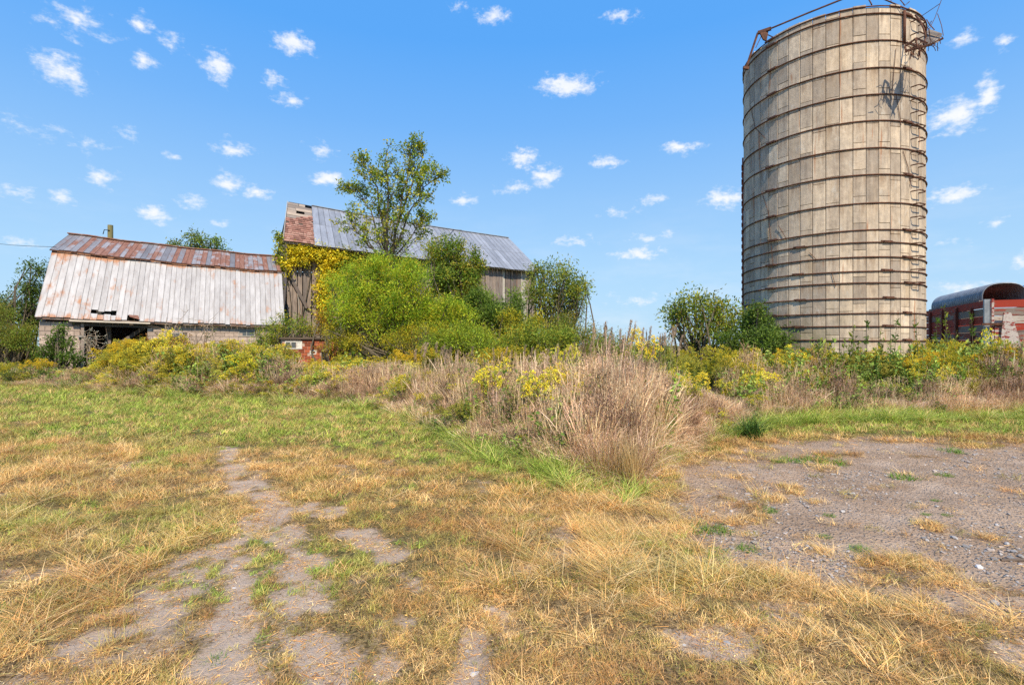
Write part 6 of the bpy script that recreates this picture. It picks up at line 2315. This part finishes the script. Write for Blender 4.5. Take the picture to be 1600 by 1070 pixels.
def stalk(seed, cols):
    r = np.random.RandomState(seed)
    zz = np.linspace(0, 1, 7)
    bend = r.randn(2) * 0.05
    P = np.stack([bend[0] * zz ** 2, bend[1] * zz ** 2, zz], -1)
    paths = [(P, np.linspace(0.009, 0.003, 7))]
    PP, DD, SZ = [], [], []
    for k_ in range(46):
        q = r.uniform(0.12, 1.0)
        a_ = r.rand() * 6.28
        PP.append([bend[0] * q * q, bend[1] * q * q, q])
        DD.append([math.cos(a_), math.sin(a_), 0.5])
    g = Geo()
    PP, DD = np.array(PP), np.array(DD)
    lo = PP[:, 2] < 0.6
    g.add(*leaves(PP[lo], DD[lo], (0.10, 0.19), 0.42, cols, r, droop=0.25))
    g.add(*leaves(PP[~lo], DD[~lo], (0.04, 0.11), 0.42, cols, r, droop=0.0))
    up = PP[~lo] * [1, 1, 1] + r.randn((~lo).sum(), 3) * 0.02
    g.add(*leaves(up, DD[~lo], (0.02, 0.05), 0.5, cols, r))
    t_ = bpy.data.objects.new('leafy_stalk', None)
    COL.objects.link(t_)
    V, Q = tubes(paths, 5)
    link('stem', np_mesh('stem', V, Q.ravel(), np.full(len(Q), 4), MAT['bark'], loc=V, smooth=True), t_)
    link('foliage', g.mesh('foliage', MAT['leaf']), t_)
    return t_


sp_ = [stalk(310 + k_, c_) for k_, c_ in enumerate(([(0.09, 0.17, 0.03), (0.13, 0.22, 0.035)], [(0.14, 0.22, 0.04), (0.24, 0.28, 0.04)], [(0.08, 0.15, 0.03), (0.20, 0.24, 0.05)]))]
_words = ['first', 'second', 'third', 'fourth', 'fifth', 'sixth', 'seventh', 'eighth', 'ninth', 'tenth', 'eleventh', 'twelfth', 'thirteenth', 'fourteenth']
_st = [(1258, 545, 13.2), (1272, 530, 13.2), (1286, 548, 13), (1298, 536, 13.1), (1323, 510, 13.2), (1336, 540, 13), (1355, 505, 13.3), (1368, 530, 13.1),
       (1380, 512, 13.2), (1396, 502, 13.3), (1410, 545, 12.9), (1436, 498, 13.5)]
_wt = [(1462, 500, 15, 'leafy stalk against the wagon boards next to the silo'), (1484, 478, 15.4, 'tallest leafy stalk against the wagon\'s long side'),
       (1500, 518, 14.6, 'short leafy stalk against the wagon\'s long side'), (1522, 492, 15.2, 'leafy stalk left of the wagon\'s corner post')]
for i, q in enumerate(_st + _wt):
    px, top, d_ = q[:3]
    src = sp_[i % 3]
    o = src if i < 3 else copy_tree(src)
    p = at(px, top, d_)
    o.location = (p.x, p.y, 0)
    o.scale = (1.25, 1.25, p.z)
    o.rotation_euler = (0, 0, RS.uniform(0, 6.28))
    if i < len(_st):
        tag(o, 'leafy green stalk against the silo, %s from the left in the row' % _words[i], 'weed', 'leafy stalks before the silo')
    else:
        tag(o, q[3], 'weed', 'leafy stalks before the wagon')

# feathery grass heads against the sky in the gap
var = []
for k_ in range(3):
    r = np.random.RandomState(400 + k_)
    g = Geo()
    zz = np.linspace(0, 1, 7)
    bnd = 0.05 + 0.05 * k_
    V, Q = tubes([(np.stack([bnd * zz ** 2, zz * 0, zz], -1), np.linspace(0.0045, 0.002, 7))], 4)
    g.add(V, Q, (0.36, 0.29, 0.16))
    q = r.uniform(0.85, 1.0, 80)
    g.add(*leaves(np.stack([bnd * q ** 2 + r.randn(80) * 0.012, r.randn(80) * 0.012, q], -1), np.tile([0.2, 0, 1.0], (80, 1)), (0.02, 0.05), 0.3, [(0.40, 0.29, 0.21), (0.30, 0.22, 0.16)], r))
    g.add(*blades(5, 0.02, (0.4, 0.7), (0.006, 0.010), (0.1, 0.4), (0.5, 1.3), [(0.32, 0.31, 0.10), (0.44, 0.36, 0.15)], r, 5))
    var.append(variant(g, 'reed'))
n_ = 120
px = NR.uniform(640, 1050, n_)
top = np.where(px < 900, NR.uniform(536, 570, n_), 500 + NR.rand(n_) * 36 + np.abs(px - 970) * 0.10)
d_ = np.where(px < 900, NR.uniform(11.5, 14, n_), NR.uniform(9.5, 15.5, n_))
scatter('tall_grass_heads', np.stack([(px - 800) / F * d_, d_, d_ * 0], -1), np.stack([NR.randn(n_) * .05, NR.randn(n_) * .05, NR.uniform(-.8, .8, n_)], -1),
        np.stack([np.ones(n_), np.ones(n_), EYE + (HZ - top) / F * d_], -1), np.ones((n_, 3)) * NR.uniform(.7, 1.3, (n_, 1)), NR.randint(0, 3, n_), var,
        'feathery brown grass heads standing above the tall dry grass', 'grass heads')


# green tufts in the yard, each its own
def tuft_mesh(seed, cols, ln_, n_=70, spread=0.10, tilt=(0.2, 1.3), wd=(0.004, 0.009), bend=(0.2, 0.9)):
    r = np.random.RandomState(seed)
    g = Geo()
    g.add(*blades(n_, spread, ln_, wd, tilt, bend, cols, r, 4))
    return g.mesh('grass_tuft', MAT['leaf'])


GT = [(0.17, 0.31, 0.045), (0.24, 0.38, 0.07), (0.12, 0.24, 0.035)]
tm = [tuft_mesh(500 + k_, GT, (0.05, 0.11), 110, 0.12) for k_ in range(3)]
for (px, py, sc, k_, lab) in [
        (1092, 824, 1.0, 0, 'wide flat green tuft at the left side of the dirt yard'), (1122, 824, .9, 1, 'small green tuft touching the wide flat one in the dirt'),
        (1126, 855, .5, 2, 'tiny green tuft just below the wide flat tuft'), (1171, 852, .7, 0, 'bright round green tuft among white gravel'),
        (1198, 795, .7, 1, 'single green tuft in the middle left of the dirt yard'), (1296, 804, .4, 2, 'tiny green sprig alone in the bare dirt'),
        (1240, 718, 1.3, 0, 'broad green tuft at the far edge of the gravel'), (1272, 716, 1.2, 1, 'green tuft in the row at the far gravel edge, second from its left end'),
        (1304, 720, 1.3, 2, 'green tuft at the right end of the row at the far gravel edge'), (1218, 720, .8, 2, 'small tuft leading the row at the far gravel edge'),
        (1412, 745, 1.2, 0, 'green tuft on the open dirt right of the far row'), (1475, 742, .7, 1, 'faint green tuft right of the one on the open dirt'),
        (1448, 803, .35, 2, 'very small green sprig on the smooth dirt, left of a twin'), (1480, 806, .35, 0, 'very small green sprig on the smooth dirt, right of a twin'),
        (1463, 783, .35, 1, 'tiny green sprig above the two twin sprigs'), (1343, 858, .6, 1, 'flat green tuft near the gravel streak'),
        (1487, 705, 1.2, 2, 'green tuft at the yard\'s far right edge under the grass bank'), (1115, 702, 1.2, 1, 'green tuft where the yard meets the dry tall grass'),
        (1202, 974, .6, 0, 'green tuft in the straw at the bottom middle of the photo'), (1442, 1000, .5, 1, 'green tuft in the straw near the bottom right'),
        (1518, 982, .55, 2, 'green tuft on the straw edge below the gravel, near the right side'), (1328, 945, .6, 1, 'dark green tuft in the pale straw ridge'),
        (800, 790, .5, 0, 'tiny green clump in the dry grass left of the hay'), (792, 884, .5, 2, 'tiny green sprout beside a bare patch in the middle'),
        (756, 824, .45, 1, 'small green sprig in the straw in the middle of the photo'), (335, 1034, .45, 2, 'small green weed on the bare track at the bottom left'),
        (1288, 835, .4, 1, 'faint sprig by the gravel streak'), (915, 1048, .55, 2, 'green weed in the straw at the very bottom centre')]:
    p = on_ground(px, py)
    o = link('grass_tuft', tm[k_])
    s_ = sc * 1.0
    o.location = (p.x, p.y, float(height(np.array([p.x]), np.array([p.y]))[0]) - 0.022)
    o.scale = (s_ * 1.05, s_ * 1.05, s_ * 0.9)
    o.rotation_euler = (0, 0, RS.uniform(0, 6.28))
    tag(o, lab, 'grass tuft', 'green tufts in the dirt yard')
p = on_ground(1174, 682)
o = link('grass_clump', tuft_mesh(520, [(0.07, 0.17, 0.03), (0.10, 0.22, 0.035), (0.05, 0.12, 0.03)], (0.25, 0.52), 240, 0.16, (0.05, 0.8), (0.008, 0.016), (0.4, 1.3)))
o.location = (p.x, p.y, 0)
tag(o, 'dark green clump of broad grass blades at the far left corner of the yard', 'grass clump')
p = on_ground(985, 760)
o = link('grass_clump', tuft_mesh(521, [(0.58, 0.42, 0.21), (0.50, 0.34, 0.16), (0.66, 0.50, 0.28)], (0.35, 0.72), 260, 0.12, (0.0, 0.25), (0.003, 0.007), (0.0, 0.8)))
o.location = (p.x, p.y, 0)
tag(o, 'pale straw coloured clump of upright grass at the yard\'s left corner', 'grass clump')
for (px, py, lab, sc, c_) in ((640, 665, 'loose grass hump', 1, 0), (470, 1, '', 0, 0)):
    if not lab:
        continue
p = on_ground(1590, 877)
mb = MB()
mb.tube([p + Vector((-0.10, 0.02, 0.0)), p + Vector((0.05, 0, 0.012)), p + Vector((0.24, -0.03, 0.01))], [0.012, 0.014, 0.009], 6)
o = mb.build('stick', MAT['dark_wood'])
tag(o, 'short dark stick lying on the dirt at the right edge of the yard', 'stick')
